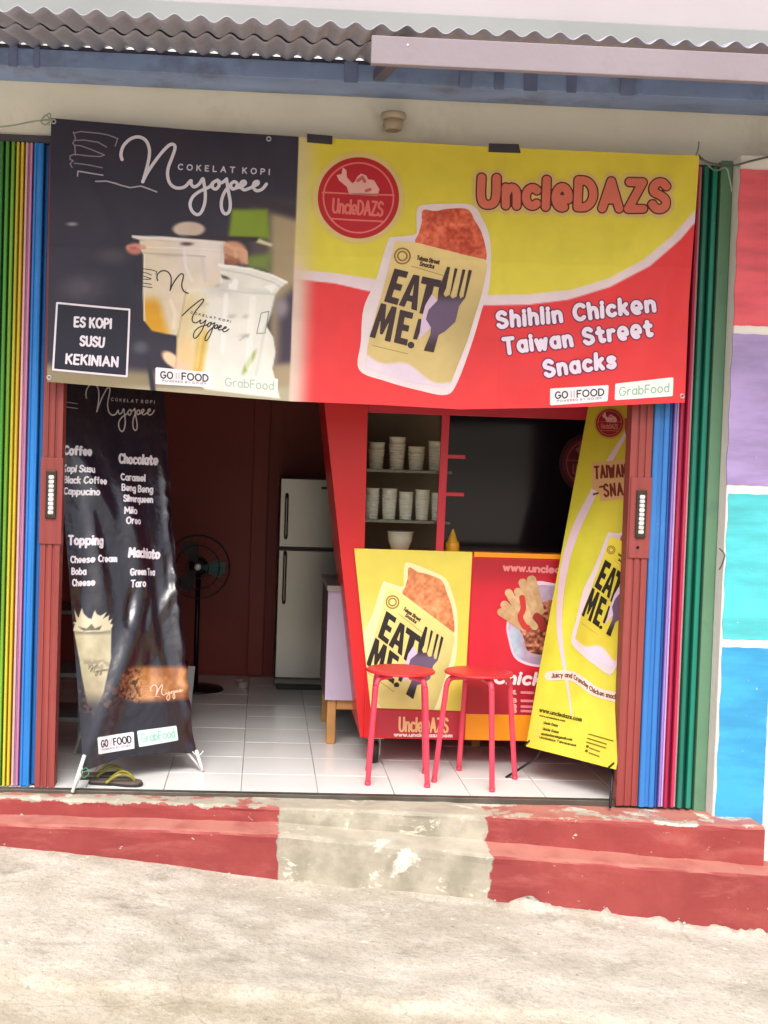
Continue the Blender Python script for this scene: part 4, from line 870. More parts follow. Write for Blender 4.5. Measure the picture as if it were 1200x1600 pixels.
def xstand(parent, sf, a, b, ul, uh, vt, m):
    """back mast, upper arms to the top corners and lower arms down to the feet"""
    N = sf.N; mid = lambda u, v, o: sf.O+u*sf.U+v*sf.V-N*o
    uc = (ul+uh)/2; hub = mid(uc, .72, .05)
    for u in (ul, uh): tubeobj('upper_arm', [hub, mid(u, vt-.01, .012)], .004, m, parent, 8)
    for foot, u in ((a, ul), (b, uh)): tubeobj('lower_arm', [hub, mid(u*.93+uc*.07, .10, .03), foot], .0055, m, parent, 8)
    back = np.array([hub[0], hub[1], 0])-np.array([N[0], N[1], 0])/np.hypot(N[0], N[1])*.33
    tubeobj('back_leg', [hub, back+np.array([0, 0, .006])], .006, m, parent, 8)
    lathe('hub', [(.02, -.02), (.024, 0), (.02, .02)], hub, m, parent, 14)
xstand(mb, LS, LA_, LB_, .075, .57, 1.66, WPL)
for px, py, fx, fy in ((128, 1180, 113, 1238), (303, 1172, 317, 1205)):
    p0 = LS.pt(*LS.uv(np.array(float(px)), np.array(float(py))), .012); p1 = onZ(np.array(float(fx)), np.array(float(fy)), 0.004)
    tubeobj('foot', [p0, (p0+p1)/2+np.array([0, -.004, 0]), p1], .0075, WPL, mb, 8, .0065)
u0, v0 = LS.uv(np.array(131.), np.array(1203.)); p = LS.pt(u0, v0, .008)
tubeobj('tie', smoothline([p+np.array(q)*.02 for q in ((-1.2, -.5, -.6), (0, 0, .4), (.6, -.4, -.6), (-.4, -.6, -1.4), (-.9, -.3, .3))], 5), .0022, TIE, mb, 6)
u0, v0 = LS.uv(np.array(303.), np.array(1176.)); p = LS.pt(u0, v0, .008)
tubeobj('tie', smoothline([p+np.array(q)*.02 for q in ((-.6, 0, .2), (.3, -.2, -.4), (1.1, 0, -.3), (1.6, 0, .4))], 5), .0022, WPL, mb, 6)

# ---- right, yellow chicken banner
def rdisp(u, v): return ridges([(.06, .2, .2, 1.2, .06, .008), (.3, .15, .25, 1.0, .05, .006), (.5, .16, .42, 1.1, .05, .007), (.06, .15, .3, .35, .05, .005)], u, v)+.003*np.sin(u*14+v*2)
RS, RA_, RB_ = xsurf((790, 1215), (953, 1262), .03, 12, rdisp, lambda u, v: (.056, .522, .137, 1.70))
yb_ = thing('chicken_banner', 'yellow standing banner with fried chicken bag picture, leaning back at right', 'banner', 'standing banners', tuple(RA_))
zz = lambda P: np.array(P, float)/2.625+[800, 620]
CV = smoothline(zz([(480, 120), (460, 165), (400, 262), (330, 400), (272, 520), (228, 650), (204, 800), (200, 950), (215, 1100), (248, 1310)]), 8)
CW = np.interp(np.arange(len(CV)), np.linspace(0, len(CV)-1, 6), [1.5, 4, 6.5, 6, 3.6, 1.0])
def paint_right(X, Y):
    c = np.empty(X.shape+(3,)); c[:] = (212, 202, 70); c = ov(c, (200, 172, 52), sstep(900, 640, Y)); c = ov(c, (208, 206, 58), sstep(60, 0, np.abs(X-(900-.15*(Y-900))))*.5); c = ov(c, (214, 202, 72), sstep(1040, 1150, Y))
    return np.clip(c+(fbm(X, Y, 40, 6)-.5)[..., None]*14, 4, 250)
cloth('vinyl_sheet', yb_, RS, np.linspace(.056, .522, 110), np.linspace(.137, 1.70, 340), paint_right, PRINT)
side = np.gradient(CV, axis=0); side = np.stack([-side[:, 1], side[:, 0]], 1)/np.linalg.norm(side, axis=1)[:, None]
patch('curved_stripe', yb_, RS, np.vstack([CV+side*CW[:, None], (CV-side*CW[:, None])[::-1]]), (224, 196, 206), .0010, 1.2)
badge(yb_, RS, (953, 661), 22, .0016, None, (150, 34, 40), (206, 120, 110), (196, 150, 60))
lettering('title_lettering', yb_, RS, txt('UncleDAZS', (980, 680), (1046, 676), 24, gap=.25), 2.4, (176, 76, 56), .0016, .8)
patch('text_backing', yb_, RS, [(926, 724), (1030, 716), (1030, 772), (992, 777), (940, 781), (938, 768), (926, 762)], (212, 164, 112), .0016, 2, None, 2)
for s_, a, b in (('TAIWAN STREET', (930, 747), (1034, 741)), ('SNACKS', (945, 775), (1006, 771))): lettering('lettering', yb_, RS, txt(s_, a, b, 18, gap=.42, jit=.08), 1.7, (112, 46, 36), .0024, .7)
for q in ([(335, 400), (352, 395)], [(360, 370), (372, 368)]): lettering('lettering', yb_, RS, [zz(q)], 1.5, (112, 46, 36), .0024, .7)
m_ = affine(bz([(570, 788), (662, 1200), (438, 1155)]), zz([(385, 668), (368, 948), (288, 896)]))
bag(yb_, RS, m_, .0018, None, 1, (190, 96, 60), (212, 194, 66), (40, 36, 30), (222, 204, 206))
B2 = smoothline(zz([(160, 1146), (235, 1143), (290, 1170), (345, 1210), (440, 1235)]), 8)
lettering('text_band', yb_, RS, [B2], 7.5, (226, 204, 190), .0016, 1.0)
e = np.concatenate([[0], np.cumsum(np.linalg.norm(np.diff(B2, axis=0), axis=1))]); tl = e[-1]
def bend(P):
    s = np.clip(P[:, 0], 0, tl); x = np.interp(s, e, B2[:, 0]); y = np.interp(s, e, B2[:, 1]); return np.stack([x, y+P[:, 1]], 1)
lettering('lettering', yb_, RS, [bend(p) for p in txt('Juicy and Crunchy Chicken snack', (3, 3), (tl-2, 3), 7, gap=.3, slant=0)], .75, (120, 70, 60), .0022, .45)
ST = [('www.uncledazs.com', (117, 1291), (285, 1331), 5.5, .8), ('www.uncledazs.com', (117, 1310), (220, 1333), 2.6, .4), ('Uncle Dazs', (135, 1341), (190, 1353), 3.4, .55), ('Uncle Dazs', (132, 1366), (192, 1380), 3.4, .55), ('uncledazs@gmail.com', (125, 1386), (246, 1410), 3.4, .5), ('Uncledazs Taiwansnack', (118, 1400), (262, 1434), 3.2, .45)]
for s_, a, b, h, r in ST: lettering('fine_print', yb_, RS, txt(s_, zz([a])[0], zz([b])[0], h, gap=.3), r, (84, 74, 20), .0016, .4)
for (a, b) in (((314, 1383), (418, 1412)), ((309, 1400), (390, 1425)), ((306, 1416), (388, 1441)), ((318, 1440), (360, 1455)), ((316, 1460), (358, 1475))): lettering('fine_print', yb_, RS, [zz([a, b])], .9, (120, 106, 26), .0016, .5)
for a in ((308, 1434), (304, 1452), (118, 1338), (112, 1362), (106, 1388)): lettering('contact_icon', yb_, RS, [zz([a, (a[0]+2, a[1])])], 2.0, (96, 84, 30) if a[0] > 200 else (214, 196, 120), .0016, .5)
xstand(yb_, RS, RA_, RB_, .08, .50, 1.70, BLK)
for px, py in ((825, 1162), (956, 1197)):
    u0, v0 = RS.uv(np.array(float(px)), np.array(float(py))); tubeobj('corner_clip', [RS.pt(u0-.01, v0-.008, .003), RS.pt(u0+.012, v0+.014, .004)], .0035, BLK, yb_, 8)

# ================================================================== FOOD CART
RED = mat('red_cart_laminate', (200, 32, 36), .35, .05, 3, .03, 20)
ORG = mat('orange_cart_trim', (240, 148, 14), .4, .05, 4); DARK = mat('dark_brown_board', (44, 30, 28), .5, .15, 4); BLKG = mat('black_glass_panel', (24, 18, 26), .12, .1, 3)
PINK = mat('red_cart_edge', (190, 40, 58), .4, .05, 5)
CY = .45
cart = thing('food_cart', 'red and yellow wheeled food cart with chicken posters behind the stools', 'cart', None, (.9, .45, 0))
XZ = lambda px, py, Y=CY: (lambda p: (float(p[0]), float(p[2])))(onY(np.array(float(px)), np.array(float(py)), Y))
SP = [(.075, 2.05), (.075+.35, 2.05), (.425, 1.5), (.414, .92), (.452, .118), (.436, .118), (.244, 1.503), (.16, 2.05)]
SP = [(.165, 2.08), (.425, 2.08), (.424, 1.5), (.430, .90), (.500, .118), (.438, .118), (.244, 1.503)]
prism('side_board', SP, CY, CY+.02, RED, cart, .001)
# deep side wall following the slanted outer edge
def slab(name, P, y0, y1, th, m, parent):
    (x0, z0), (x1, z1) = P; return prism(name, [(x0, z0), (x1, z1), (x1+th, z1), (x0+th, z0)], y0, y1, m, parent, .001)
slab('side_wall', ((.440, .118), (.166, 2.08)), CY+.0205, CY+.62, .02, RED, cart)
RX = 1.78
prism('side_board', [(2*1.06-x, z) for x, z in SP][::-1], CY, CY+.02, RED, cart, .001)
slab('side_wall', ((2.12-.460, .118), (2.12-.186, 2.08)), CY+.0205, CY+.62, .02, RED, cart)
box('header_board', (.426, CY+.001, 1.497), (1.694, CY+.021, 2.08), PINK, cart, .002)
box('top_board', (.19, CY+.022, 2.06), (1.93, CY+.62, 2.08), RED, cart, .002)
box('counter_front', (.452, CY-.012, .118), (1.668, CY+.018, .905), RED, cart, .003)
box('counter_top', (.44, CY+.0195, .880), (1.68, CY+.60, .905), ORG, cart, .003)
prism('top_trim', [(.895, .902), (1.70, .902), (1.70, .922), (.895, .922)], CY-.018, CY+.019, ORG, cart, .001)
box('bottom_trim', (.884, CY-.0165, .122), (1.66, CY-.0125, .232), ORG, cart, .001)
box('back_panel', (.46, CY+.585, .118), (1.66, CY+.60, .878), DARK, cart, 0)
box('bottom_board', (.47, CY+.02, .12), (1.65, CY+.58, .14), RED, cart, .001)
prism('post', [XZ(681, 862), XZ(693, 862), (XZ(702, 640)[0]+.004, 1.4965), (XZ(690, 640)[0]+.004, 1.4965)], CY+.002, CY+.022, PINK, cart, .001)
for py in (713, 772):
    x, z = XZ(698, py); box('shelf_bracket', (.7655, CY+.004, z-.008), (.846, CY+.030, z+.008), PINK, cart, .002)
bp = box('dark_back_board', (.80, CY+.36, .906), (1.64, CY+.376, 2.05), BLKG, cart, .001)
BS = Surf((.80, CY+.359, 2.05), (1, 0, 0), (0, 0, -1))
c_ = np.array([1.472, CY+.359, 1.315]); 
q_ = c_-CAM; cpx = (PPX+F*(q_@RT)/(q_@fw), PPY-F*(q_@UP)/(q_@fw))
badge(cart, BS, cpx, 43, .0010, PRINTB, (104, 30, 40), (150, 84, 88), (60, 30, 38), (150, 90, 92))
box('display_back_board', (.44, CY+.40, .906), (.797, CY+.412, 2.05), mat('olive_board', (104, 88, 64), .6), cart, .001)
for z in (1.045, 1.26): box('display_shelf', (.432, CY+.05, z-.012), (.798, CY+.398, z), mat('shelf_glass', (150, 150, 130), .1, trans=.7), cart, .001)
# posters on the counter front
PS = Surf((.385, CY-.0145, .92), (1, 0, 0), (0, 0, -1))
YQ = [(553.5, 857), (738, 862.5), (725, 1111), (579, 1106)]
y_board = prism('poster_board', [XZ(p[0], p[1], CY-.0135) for p in YQ], CY-.0135, CY-.003, mat('poster_edge', (214, 200, 60), .5), cart, .0005)
pk = patch('yellow_poster', cart, PS, YQ, lambda x, y: np.clip(ov(np.zeros((len(x), 3))+(216, 202, 84), (224, 212, 130), sstep(30, 0, np.abs(x-(560+.1*(y-860))))*sstep(900, 1000, y)), 0, 250), .0009, 4, PRINTB)
PS.bounds = None
class ClipSurf(Surf): pass
m_ = affine(bz([(570, 788), (662, 1200), (438, 1155)]), np.array([(212, 380), (268, 770), (108, 660)])/3.3333+[540, 840])
def yclip(P): return P
_old = PS.clip
PS.bounds = True; PS.clip = lambda X, Y, s=0: polysdf(X, Y, np.array([(555, 859), (737, 864), (725, 1110), (580, 1105)]))
bag(cart, PS, m_, .0016, PRINTB, 1, (208, 130, 84), (220, 206, 128), (38, 34, 32), (232, 222, 170))
PS.bounds = None; PS.clip = _old
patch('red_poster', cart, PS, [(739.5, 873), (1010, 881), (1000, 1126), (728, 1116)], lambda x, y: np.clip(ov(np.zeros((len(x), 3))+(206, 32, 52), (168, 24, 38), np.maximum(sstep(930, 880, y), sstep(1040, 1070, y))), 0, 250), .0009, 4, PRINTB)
patch('name_strip', cart, PS, [(586, 1108), (724.5, 1112.5), (723.5, 1153), (589, 1148)], (178, 44, 58), .0013, 4, PRINTB)
lettering('name_lettering', cart, PS, txt('UncleDAZS', (624, 1142), (699, 1144), 21, gap=.3), 1.7, (228, 178, 128), .0020, .7, PRINTB)
lettering('web_lettering', cart, PS, txt('www.uncledazs.com', (616, 1150), (706, 1151.5), 4.5, gap=.3), 1.0, (228, 200, 200), .0020, .5, PRINTB)
lettering('web_lettering', cart, PS, txt('www.uncledazs.com', (787, 891), (938, 898), 9.5, gap=.26), 1.6, (222, 130, 130), .0016, .6, PRINTB)
lettering('dish_lettering', cart, PS, txt('Chicken', (772, 1066.5), (880, 1071), 17, gap=.3, slant=.2), 2.5, (238, 214, 216), .0016, .7, PRINTB)
for k, (y, l) in enumerate(((1081, 'XL'), (1094, 'BB'), (1103, 'BB'), (1110, 'C'))):
    lettering('price_lettering', cart, PS, txt('M  nam' if 0 else ('XL' if k == 0 else 'B'), (800, y+3), (806.5, y+3.3), 5.5, gap=.2), 1.0, (228, 160, 164), .0016, .5, PRINTB)
    lettering('price_lettering', cart, PS, [np.array([(815, y+.8), (832, y+1.4)])], 2.0, (222, 130, 140), .0016, .6, PRINTB)
z7 = lambda P: np.array(P, float)/5.335+[730, 870]
bowl = patch('bowl_picture', cart, PS, smoothline(z7([(330, 545), (420, 300), (560, 205), (750, 225), (930, 240), (960, 420), (940, 700), (880, 860), (760, 915), (600, 918), (480, 895), (390, 835), (345, 700)]), 5, True), (232, 196, 214), .0016, 1.5, PRINTB)
patch('bowl_inside', bowl, PS, smoothline(z7([(345, 560), (440, 330), (580, 240), (760, 245), (915, 262), (940, 430), (920, 690), (860, 835), (750, 895), (610, 900), (490, 875), (405, 820), (360, 700)]), 5, True), lambda x, y: np.clip(ov(np.zeros((len(x), 3))+(176, 150, 172), (176, 190, 206), sstep(822, 806, x)*sstep(975, 990, y))+(fbm(x, y, 10, 4)-.5)[:, None]*40, 0, 250), .0023, 1.2, PRINTB)
def meat(x, y): return np.clip(np.zeros((len(x), 3))+(150, 86, 62)+(vnoise(x, y, 4.5, 33)-.5)[:, None]*np.array([150, 120, 100])+(vnoise(x, y, 2, 34)-.5)[:, None]*60, 10, 240)
patch('meat_picture', bowl, PS, smoothline(z7([(430, 560), (520, 460), (620, 380), (760, 360), (860, 420), (880, 560), (820, 720), (700, 800), (600, 815), (500, 780), (470, 680)]), 5, True), meat, .0030, 1.0, PRINTB)
for i, (a, b, wd) in enumerate((((345, 300), (470, 520), 6), ((460, 215), (560, 470), 6.5), ((535, 195), (600, 450), 7.5), ((420, 290), (520, 540), 6), ((310, 400), (500, 570), 6.5), ((280, 460), (470, 590), 6), ((380, 370), (560, 580), 5.5), ((500, 260), (560, 420), 5))):
    lettering('fry_picture', bowl, PS, [z7([a, b])], wd, lambda x, y, i=i: np.clip(np.zeros((len(x), 3))+(206-6*(i % 3), 170-8*(i % 3), 126-8*(i % 3))+(fbm(x, y, 8, 60+i)-.5)[:, None]*50, 0, 250), .0034+.0003*i, 1.0, PRINTB)
lettering('sauce_picture', bowl, PS, [smoothline(z7([(455, 340), (465, 430), (440, 500), (470, 570), (500, 590)]), 5)], 4.5, (196, 52, 48), .0062, .9, PRINTB)
lettering('sauce_picture', bowl, PS, [smoothline(z7([(580, 500), (610, 540), (630, 590)]), 5)], 6.5, (150, 46, 40), .0062, .9, PRINTB)
# castors
RUB = mat('black_rubber', (30, 28, 28), .6); CAST = mat('castor_metal', (196, 190, 176), .4, .12, 20, metal=.3)
for x, y in ((.505, .50), (1.60, .50), (.53, .98), (1.58, .98)):
    w_ = lathe('wheel', [(.030, -.016), (.044, -.015), (.047, -.008), (.047, .008), (.044, .015), (.030, .016)], (x, y, .047), RUB, cart, 26, 'x')
    lathe('wheel_rim', [(.006, -.0185), (.029, -.018), (.030, -.012), (.030, .012), (.029, .018), (.006, .0185)], (x, y, .047), CAST, w_, 22, 'x')
    for s_ in (-1, 1): box('wheel_fork', (x+s_*.0225-.0015, y-.014, .036), (x+s_*.0225+.0015, y+.030, .108), CAST, w_, .001)
    box('wheel_plate', (x-.035, y-.03, .1085), (x+.035, y+.045, .117), CAST, w_, .001)

# ================================================================== STOOLS
SEATM = mat('red_stool_seat', (206, 48, 54), .45, .06, 8, .05, 40); LEGM = mat('red_stool_legs', (214, 66, 88), .35, .06, 12)
def stool(c, rot, label, rf=.168):
    t = thing('stool', label, 'stool', 'red stools', (c[0], c[1], 0))
    lathe('seat', [(.01, .452), (.125, .453), (.137, .451), (.141, .446), (.139, .441), (.130, .439), (.01, .4385)], (c[0], c[1], 0), SEATM, t, 40)
    for k in range(4):
        a = rot+k*math.pi/2; d = np.array([math.cos(a), math.sin(a), 0]); o = np.array([c[0], c[1], 0])
        P = smoothline([o+d*.055+[0, 0, .4265], o+d*.105+[0, 0, .4263], o+d*.127+[0, 0, .418], o+d*.138+[0, 0, .394], o+d*.143+[0, 0, .35], o+d*rf+[0, 0, .0]], 5)
        lg = tubeobj('leg', P, .0112, LEGM, t, 12)
        lathe('foot_cap', [(.0118, .0005), (.0122, .006), (.0118, .014)], o+d*(rf-.001), LEGM, lg, 12)
    return t
stool((.575, .215), math.radians(40), 'red round stool before the yellow chicken poster, left of the two')
stool((.895, .215), math.radians(13), 'red round stool before the red poster, right of the two', .178)

# ================================================================== ON THE CART
CLR = mat('clear_plastic', (238, 238, 220), .12, .04, 8, trans=.6, spec=.5); MILK = mat('milky_plastic', (222, 216, 194), .22, .06, 8, trans=.45)
CUPS = []
def cups(c, n, r, label, dz=.012, m=CLR):
    t = thing('cup_stack', label, 'cups', 'stacked clear cups in the cart', c)
    prof = []
    for i in range(n): prof += [(r*(.80+.2*i/n), i*dz), (r*(.80+.2*i/n)+.003, i*dz+.002), (r*(.80+.2*i/n)+.003, i*dz+.005), (r*(.80+.2*i/n), i*dz+.007)]
    prof = [(.004, 0)]+prof+[(r, n*dz+.02), (r+.003, n*dz+.021), (r+.003, n*dz+.024), (r-.002, n*dz+.024), (r*.8, n*dz-.01), (.004, n*dz-.012)]
    lathe('cup', prof, c, m, t, 22); return t
for i, (x, h, r) in enumerate(((.466, 9, .03), (.540, 9, .032), (.612, 8, .030), (.683, 9, .031), (.752, 8, .030))):
    cups((x, CY+.12, 1.0455), h, r, ('stack of clear cups on the lower cart shelf, %s of five' % ('leftmost', 'second', 'middle', 'fourth', 'rightmost')[i]))
for i, (x, h, r) in enumerate(((.480, 7, .036), (.570, 9, .036), (.655, 6, .036), (.742, 8, .035))):
    cups((x, CY+.16, 1.2605), h, r, ('milky cup stack on the upper cart shelf, %s of four' % ('leftmost', 'second', 'third', 'rightmost')[i]), .013, MILK)
bt = lathe('plastic_bowl', [(.03, 0), (.034, .002), (.052, .05), (.056, .085), (.059, .087), (.057, .09), (.05, .06), (.03, .008), (.004, .006)], (.59, CY+.10, .9055), CLR, None, 26); tag(bt, 'clear plastic bowl on the cart counter under the cup shelves', 'bowl')
bo = thing('sauce_bottle', 'yellow pointed sauce bottle on the cart counter beside the red post', 'bottle', None, (.80, CY+.10, .9055))
YEL = mat('yellow_sauce_plastic', (226, 160, 30), .35, .1, 12, trans=.15)
lathe('bottle_body', [(.004, 0), (.028, .001), (.030, .006), (.030, .045), (.027, .052)], (.815, CY+.08, .9055), YEL, bo, 20)
lathe('nozzle', [(.026, .0525), (.021, .058), (.004, .105), (.003, .107)], (.815, CY+.08, .9055), mat('amber_nozzle', (232, 176, 60), .3, trans=.3), bo, 18)

# ================================================================== ROOM
STL = mat('fridge_steel', (128, 126, 120), .26, .05, 3, .03, 80, metal=.95); DG = mat('dark_grey_plastic', (40, 38, 38), .5)
fg = thing('refrigerator', 'silver two door refrigerator standing by the back wall', 'refrigerator', None, (.34, 2.4, 0))
box('cabinet', (.085, 2.20, .035), (.62, 2.68, 1.192), mat('fridge_grey', (120, 116, 110), .45, metal=.3), fg, .006)
d1 = box('door', (.083, 2.14, .808), (.622, 2.197, 1.196), STL, fg, .010, 3); d2 = box('door', (.083, 2.14, .075), (.622, 2.197, .798), STL, fg, .010, 3)
for d_, za, zc in ((d1, .86, 1.10), (d2, .50, .78)):
    tubeobj('handle', smoothline([(.125, 2.138, za), (.125, 2.112, za+.015), (.125, 2.108, za+.05), (.125, 2.108, zc-.05), (.125, 2.112, zc-.015), (.125, 2.138, zc)], 4), .010, STL, d_, 10)
box('badge_plate', (.315, 2.1365, 1.135), (.385, 2.1395, 1.150), DG, d1, .001)
box('base', (.10, 2.22, .003), (.60, 2.66, .034), DG, fg, .002)
tb = thing('table', 'wooden legged table with pale lavender front panel behind the cart', 'table', None, (.6, 1.1, 0))
WOOD = mat('pine_wood', (176, 128, 74), .6, .18, 9, .1, 30); LAV = mat('lavender_panel', (176, 164, 186), .5, .05, 5)
box('table_top', (.295, .80, .705), (1.02, 1.40, .728), mat('brushed_table_edge', (150, 144, 138), .35, metal=.6), tb, .003)
box('front_panel', (.302, .822, .205), (1.0, .836, .7045), LAV, tb, .002)
box('side_panel', (.302, .8365, .205), (.314, 1.36, .7045), mat('table_side', (86, 62, 60), .6), tb, .001)
for x, y in ((.303, .838), (.97, .838), (.303, 1.345), (.97, 1.345)): box('leg', (x+.012, y, .001), (x+.052, y+.04, .7045), WOOD, tb, .003)
box('stretcher', (.356, .842, .16), (.981, .87, .203), WOOD, tb, .003)
mc = thing('standing_fan', 'dim dark standing fan with pale round hub and teal blades by the back wall', 'fan', None, (-.36, 2.2, 0))
MD = mat('fan_black', (22, 14, 18), .4, .1, 5); TEAL = mat('teal_blade', (14, 78, 80), .35, .1, 6)
fc_ = np.array([-.352, 2.10, .690])
lathe('hub', [(.002, -.036), (.015, -.034), (.019, -.026), (.019, -.018)], fc_, mat('white_knob', (244, 244, 230), .4), mc, 18, 'y')
for k in range(3):
    a0 = math.radians(-4+120*k); P = []
    for r_, a_ in ((.02, -.3), (.07, -.5), (.13, -.42), (.155, -.1), (.15, .25), (.11, .42), (.06, .35), (.02, .3)): P.append((fc_[0]+r_*math.cos(a0+a_), fc_[2]+r_*math.sin(a0+a_)))
    prism('blade', P, 2.108, 2.112, TEAL if k == 0 else MD, mc, 0)
for r_, y_ in ((.175, 2.10), (.172, 2.07), (.12, 2.055), (.06, 2.05)):
    a = np.linspace(0, 2*np.pi, 41); tubeobj('cage_ring', [(fc_[0]+r_*math.cos(t), y_, fc_[2]+r_*math.sin(t)) for t in a], .0035, MD, mc, 6)
for k in range(24):
    a = 2*np.pi*k/24; tubeobj('cage_wire', [(fc_[0]+r_*math.cos(a), y_, fc_[2]+r_*math.sin(a)) for r_, y_ in ((.02, 2.048), (.10, 2.053), (.165, 2.068), (.174, 2.10))], .0012, MD, mc, 5)
lathe('motor', [(.01, .02), (.05, .021), (.055, .05), (.045, .11), (.01, .12)], fc_, MD, mc, 20, 'y')
tubeobj('pole', [(-.352, 2.17, .02), (-.352, 2.17, .64)], .014, MD, mc, 12); lathe('base', [(.004, .03), (.03, .03), (.15, .014), (.16, .001), (.004, .001)], (-.352, 2.17, 0), MD, mc, 28)
rk = thing('metal_rack', 'grey metal rack half hidden behind the dark menu banner', 'rack', None, (-.88, .65, 0))
RM = mat('rack_grey', (128, 130, 132), .45, .1, 9, metal=.5)
for x in (-1.10, -.76):
    for y in (.55, .85): box('post', (x-.009, y-.009, .001), (x+.009, y+.009, 1.35), RM, rk, .002)
for z in (.14, .33, .60, .95, 1.15): box('shelf', (-1.12, .53, z), (-.74, .87, z+.018), RM, rk, .002)
pb = box('pale_board', (0, 0, 0), (.035, .015, .19), mat('pale_grey_board', (150, 148, 150), .5), None, .002, M=Matrix.Translation((-.355, 1.20, .095)) @ Matrix.Rotation(math.radians(4), 4, 'Y')); tag(pb, 'pale grey upright part of a low box seen past the menu banner edge', 'board')
pb2 = tag(box('low_box', (-.60, 1.19, .001), (-.36, 1.50, .27), MD, None, .01), 'low black box on the tiles behind the menu banner', 'box')
jr = thing('small_jar', 'small pale jar on the floor left of the refrigerator', 'jar', None, (-.09, 2.25, .001))
lathe('jar_body', [(.004, 0), (.030, 0), (.032, .004), (.030, .03), (.024, .036)], (-.09, 2.25, .001), mat('pale_jar', (170, 160, 146), .4), jr, 18); lathe('lid', [(.022, .0365), (.022, .05), (.004, .052)], (-.11, 2.25, .001), mat('pale_jar', (170, 160, 146)), jr, 16)
box('wall_pilaster', (-.07, 2.66, .001), (.02, 2.7195, 2.69), MAROON, bld, .002)

# sandals -----------------------------------------------------------------------
def sandal(c, ang, label, zoff=0.0):
    t = thing('sandal', label, 'sandal', 'pair of sandals', (c[0], c[1], zoff))
    out = smoothline([(-.12, 0), (-.112, .03), (-.06, .034), (0, .032), (.06, .044), (.105, .038), (.125, .005), (.110, -.034), (.06, -.042), (0, -.030), (-.06, -.032), (-.112, -.028)], 4, True)*.86
    R_ = np.array([[math.cos(ang), -math.sin(ang)], [math.sin(ang), math.cos(ang)]])
    w_ = lambda P: np.asarray(P)@R_.T+np.array(c)
    bm = bmesh.new(); vprism(bm, w_(out), zoff+.001, zoff+.011); frombm('sole', bm, mat('sandal_rubber', (40, 36, 36), .7, .1, 20), t)
    bm = bmesh.new(); vprism(bm, w_(out*.97), zoff+.0112, zoff+.018); frombm('footbed', bm, mat('sandal_footbed', (92, 82, 72), .75, .15, 20), t)
    for s_ in (-1, 1):
        P = smoothline([np.append(w_([(.075, 0)])[0], zoff+.019), np.append(w_([(.055, s_*.012)])[0], zoff+.040), np.append(w_([(.015, s_*.030)])[0], zoff+.045), np.append(w_([(-.03, s_*.034)])[0], zoff+.014)], 6)
        tubeobj('strap', P, .0055, mat('sandal_strap', (136, 128, 52), .5, .25, 30), t, 8)
    return t
sandal((-.545, .035), math.radians(-6), 'dark sandal with yellow straps at the threshold, nearer to the step')
sandal((-.60, .135), math.radians(8), 'dark sandal with yellow straps half under the menu banner, farther in')

# lamp holder, tape, wires ------------------------------------------------------
lm = thing('lamp_holder', 'beige ceramic lamp holder without a bulb on the cream lintel', 'lamp', None, (.445, -.05, 2.55))
CER = mat('beige_ceramic', (176, 160, 136), .45, .12, 14, dirt=(120, 104, 84))
lathe('base', [(.004, .064), (.047, .064), (.049, .058), (.048, .046), (.040, .040)], (.445, -.05, 2.545), CER, lm, 26); lathe('socket', [(.039, .0395), (.032, .004), (.029, 0), (.022, .0005), (.02, .02), (.004, .02)], (.445, -.05, 2.545), CER, lm, 26)
box('wall_plate', (.41, -.012, 2.57), (.48, -.0005, 2.625), CER, lm, .003)
TAPE = mat('black_tape', (58, 54, 62), .45, .1, 15)
for i, (Q, lb) in enumerate((([(479.5, 209.5), (519.5, 213), (519, 226.5), (480, 223)], 'black tape holding the banner top beside the dark half'), ([(763.5, 224.5), (810, 226), (813, 240), (763, 238)], 'black tape holding the banner top above the big orange title'))):
    u, v = MB.uv(np.array([q[0] for q in Q]), np.array([q[1] for q in Q])); Pf = MB.pt(u, v, .006); Pb = MB.pt(u, v, .0042)
    o = mesh('black_tape', np.vstack([Pf, Pb]), [[0, 1, 2, 3], [7, 6, 5, 4], [0, 4, 5, 1], [1, 5, 6, 2], [2, 6, 7, 3], [3, 7, 4, 0]], TAPE); tag(o, lb, 'tape', 'banner tapes')
WIRE = mat('grey_wire', (92, 90, 92), .6); STR = mat('green_string', (150, 162, 140), .7)
def wire(name, pts, Y, r, m, label, cat='wire'):
    tag(tubeobj(name, smoothline([at(x, y, Y+dy) for x, y, dy in pts], 8), r, m, None, 7), label, cat)
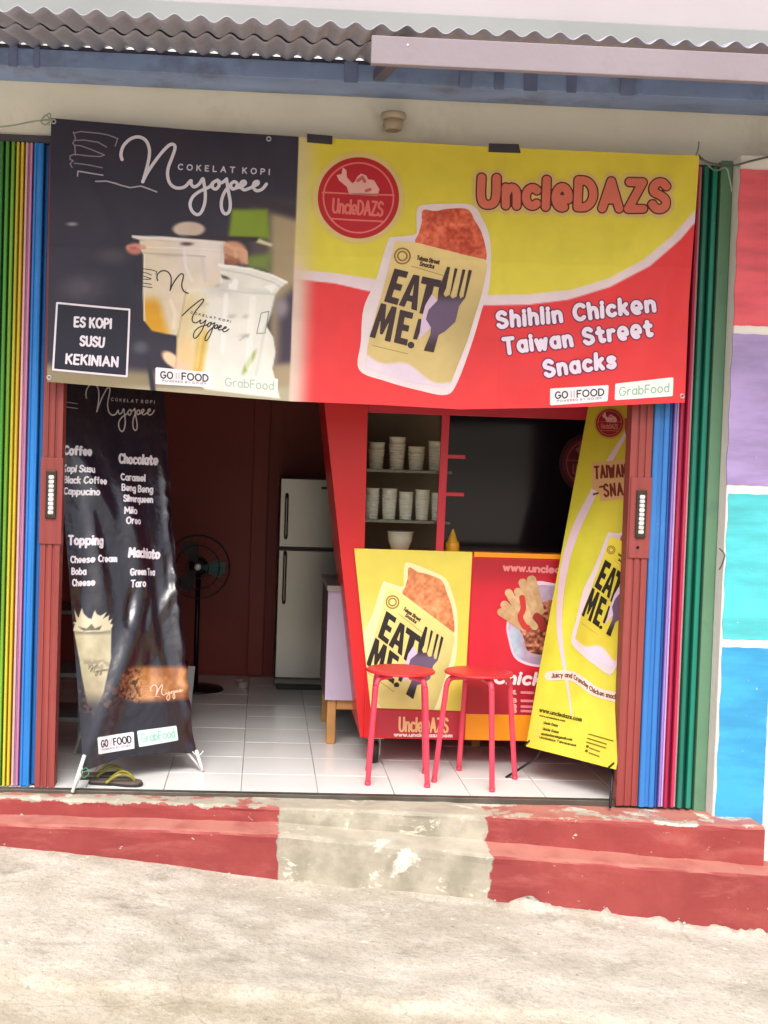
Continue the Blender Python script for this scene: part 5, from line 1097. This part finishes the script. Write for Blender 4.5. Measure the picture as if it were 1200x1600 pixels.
wire('cable', [(1092, 243, .02), (1098, 250, -.01), (1118, 257, 0), (1145, 259, -.03), (1180, 250, -.05), (1260, 232, -.05)], -.17, .0042, WIRE, 'grey cable sagging from the banner corner across the coloured wall')
wire('string', [(1088, 242, .0), (1091, 232, .04), (1092, 222, .08)], -.13, .003, STR, 'string tying the right banner corner up to the lintel', 'string')
wire('string', [(1096, 246, .0), (1116, 266, 0), (1134, 262, -.08), (1140, 280, -.08), (1144, 300, -.078)], -.13, .003, STR, 'loose pale string hanging at the top of the green door frame', 'string')
wire('string', [(-20, 200, .03), (20, 196, .03), (50, 190, .02), (76, 187, 0), (82, 186, 0)], -.075, .003, STR, 'pale string tied to the upper left banner corner', 'string')
wire('wire_stub', [(1124, 857, .0), (1132, 866, -.02), (1129, 880, -.01), (1124, 890, 0)], -.205, .003, WIRE, 'short bent wire poking out beside the turquoise block')
for i, (dx, dy) in enumerate(((0, 0), (3, 5), (-4, 3))):
    pass
kn = tubeobj('string_knot', smoothline([at(66+x, 186+y, -.078) for x, y in ((0, 0), (6, -6), (12, 2), (5, 9), (-2, 4), (4, -4), (13, -8), (10, 10))], 6), .003, STR, None, 6); tag(kn, 'tangled string knot at the upper left banner corner', 'string')

# small stones and crumbs of cement on the ground
bm = bmesh.new(); rs = random.Random(12)
for i in range(150):
    x = rs.uniform(-1.2, 2.2); y = rs.uniform(-1.6, -.36) if i % 3 else Y1(x)-.13-abs(rs.gauss(0, .05))-.015
    r_ = rs.choice((.002, .003, .003, .004, .005, .007)); z = float(gz(np.array(x), np.array(y)))
    M = Matrix.Translation((x, y, z+r_*.3)) @ Matrix.Rotation(rs.uniform(0, 6), 4, 'Z') @ Matrix.Diagonal((r_*rs.uniform(.8, 1.6), r_*rs.uniform(.7, 1.2), r_*rs.uniform(.5, .9), 1))
    bmesh.ops.create_icosphere(bm, subdivisions=1, radius=1, matrix=M)
gr = frombm('gravel', bm, mat('pebble_stone', (178, 168, 150), .9, .35, 14)); gr['kind'] = 'stuff'; gr['label'] = 'small loose stones scattered on the concrete'; gr['category'] = 'gravel'
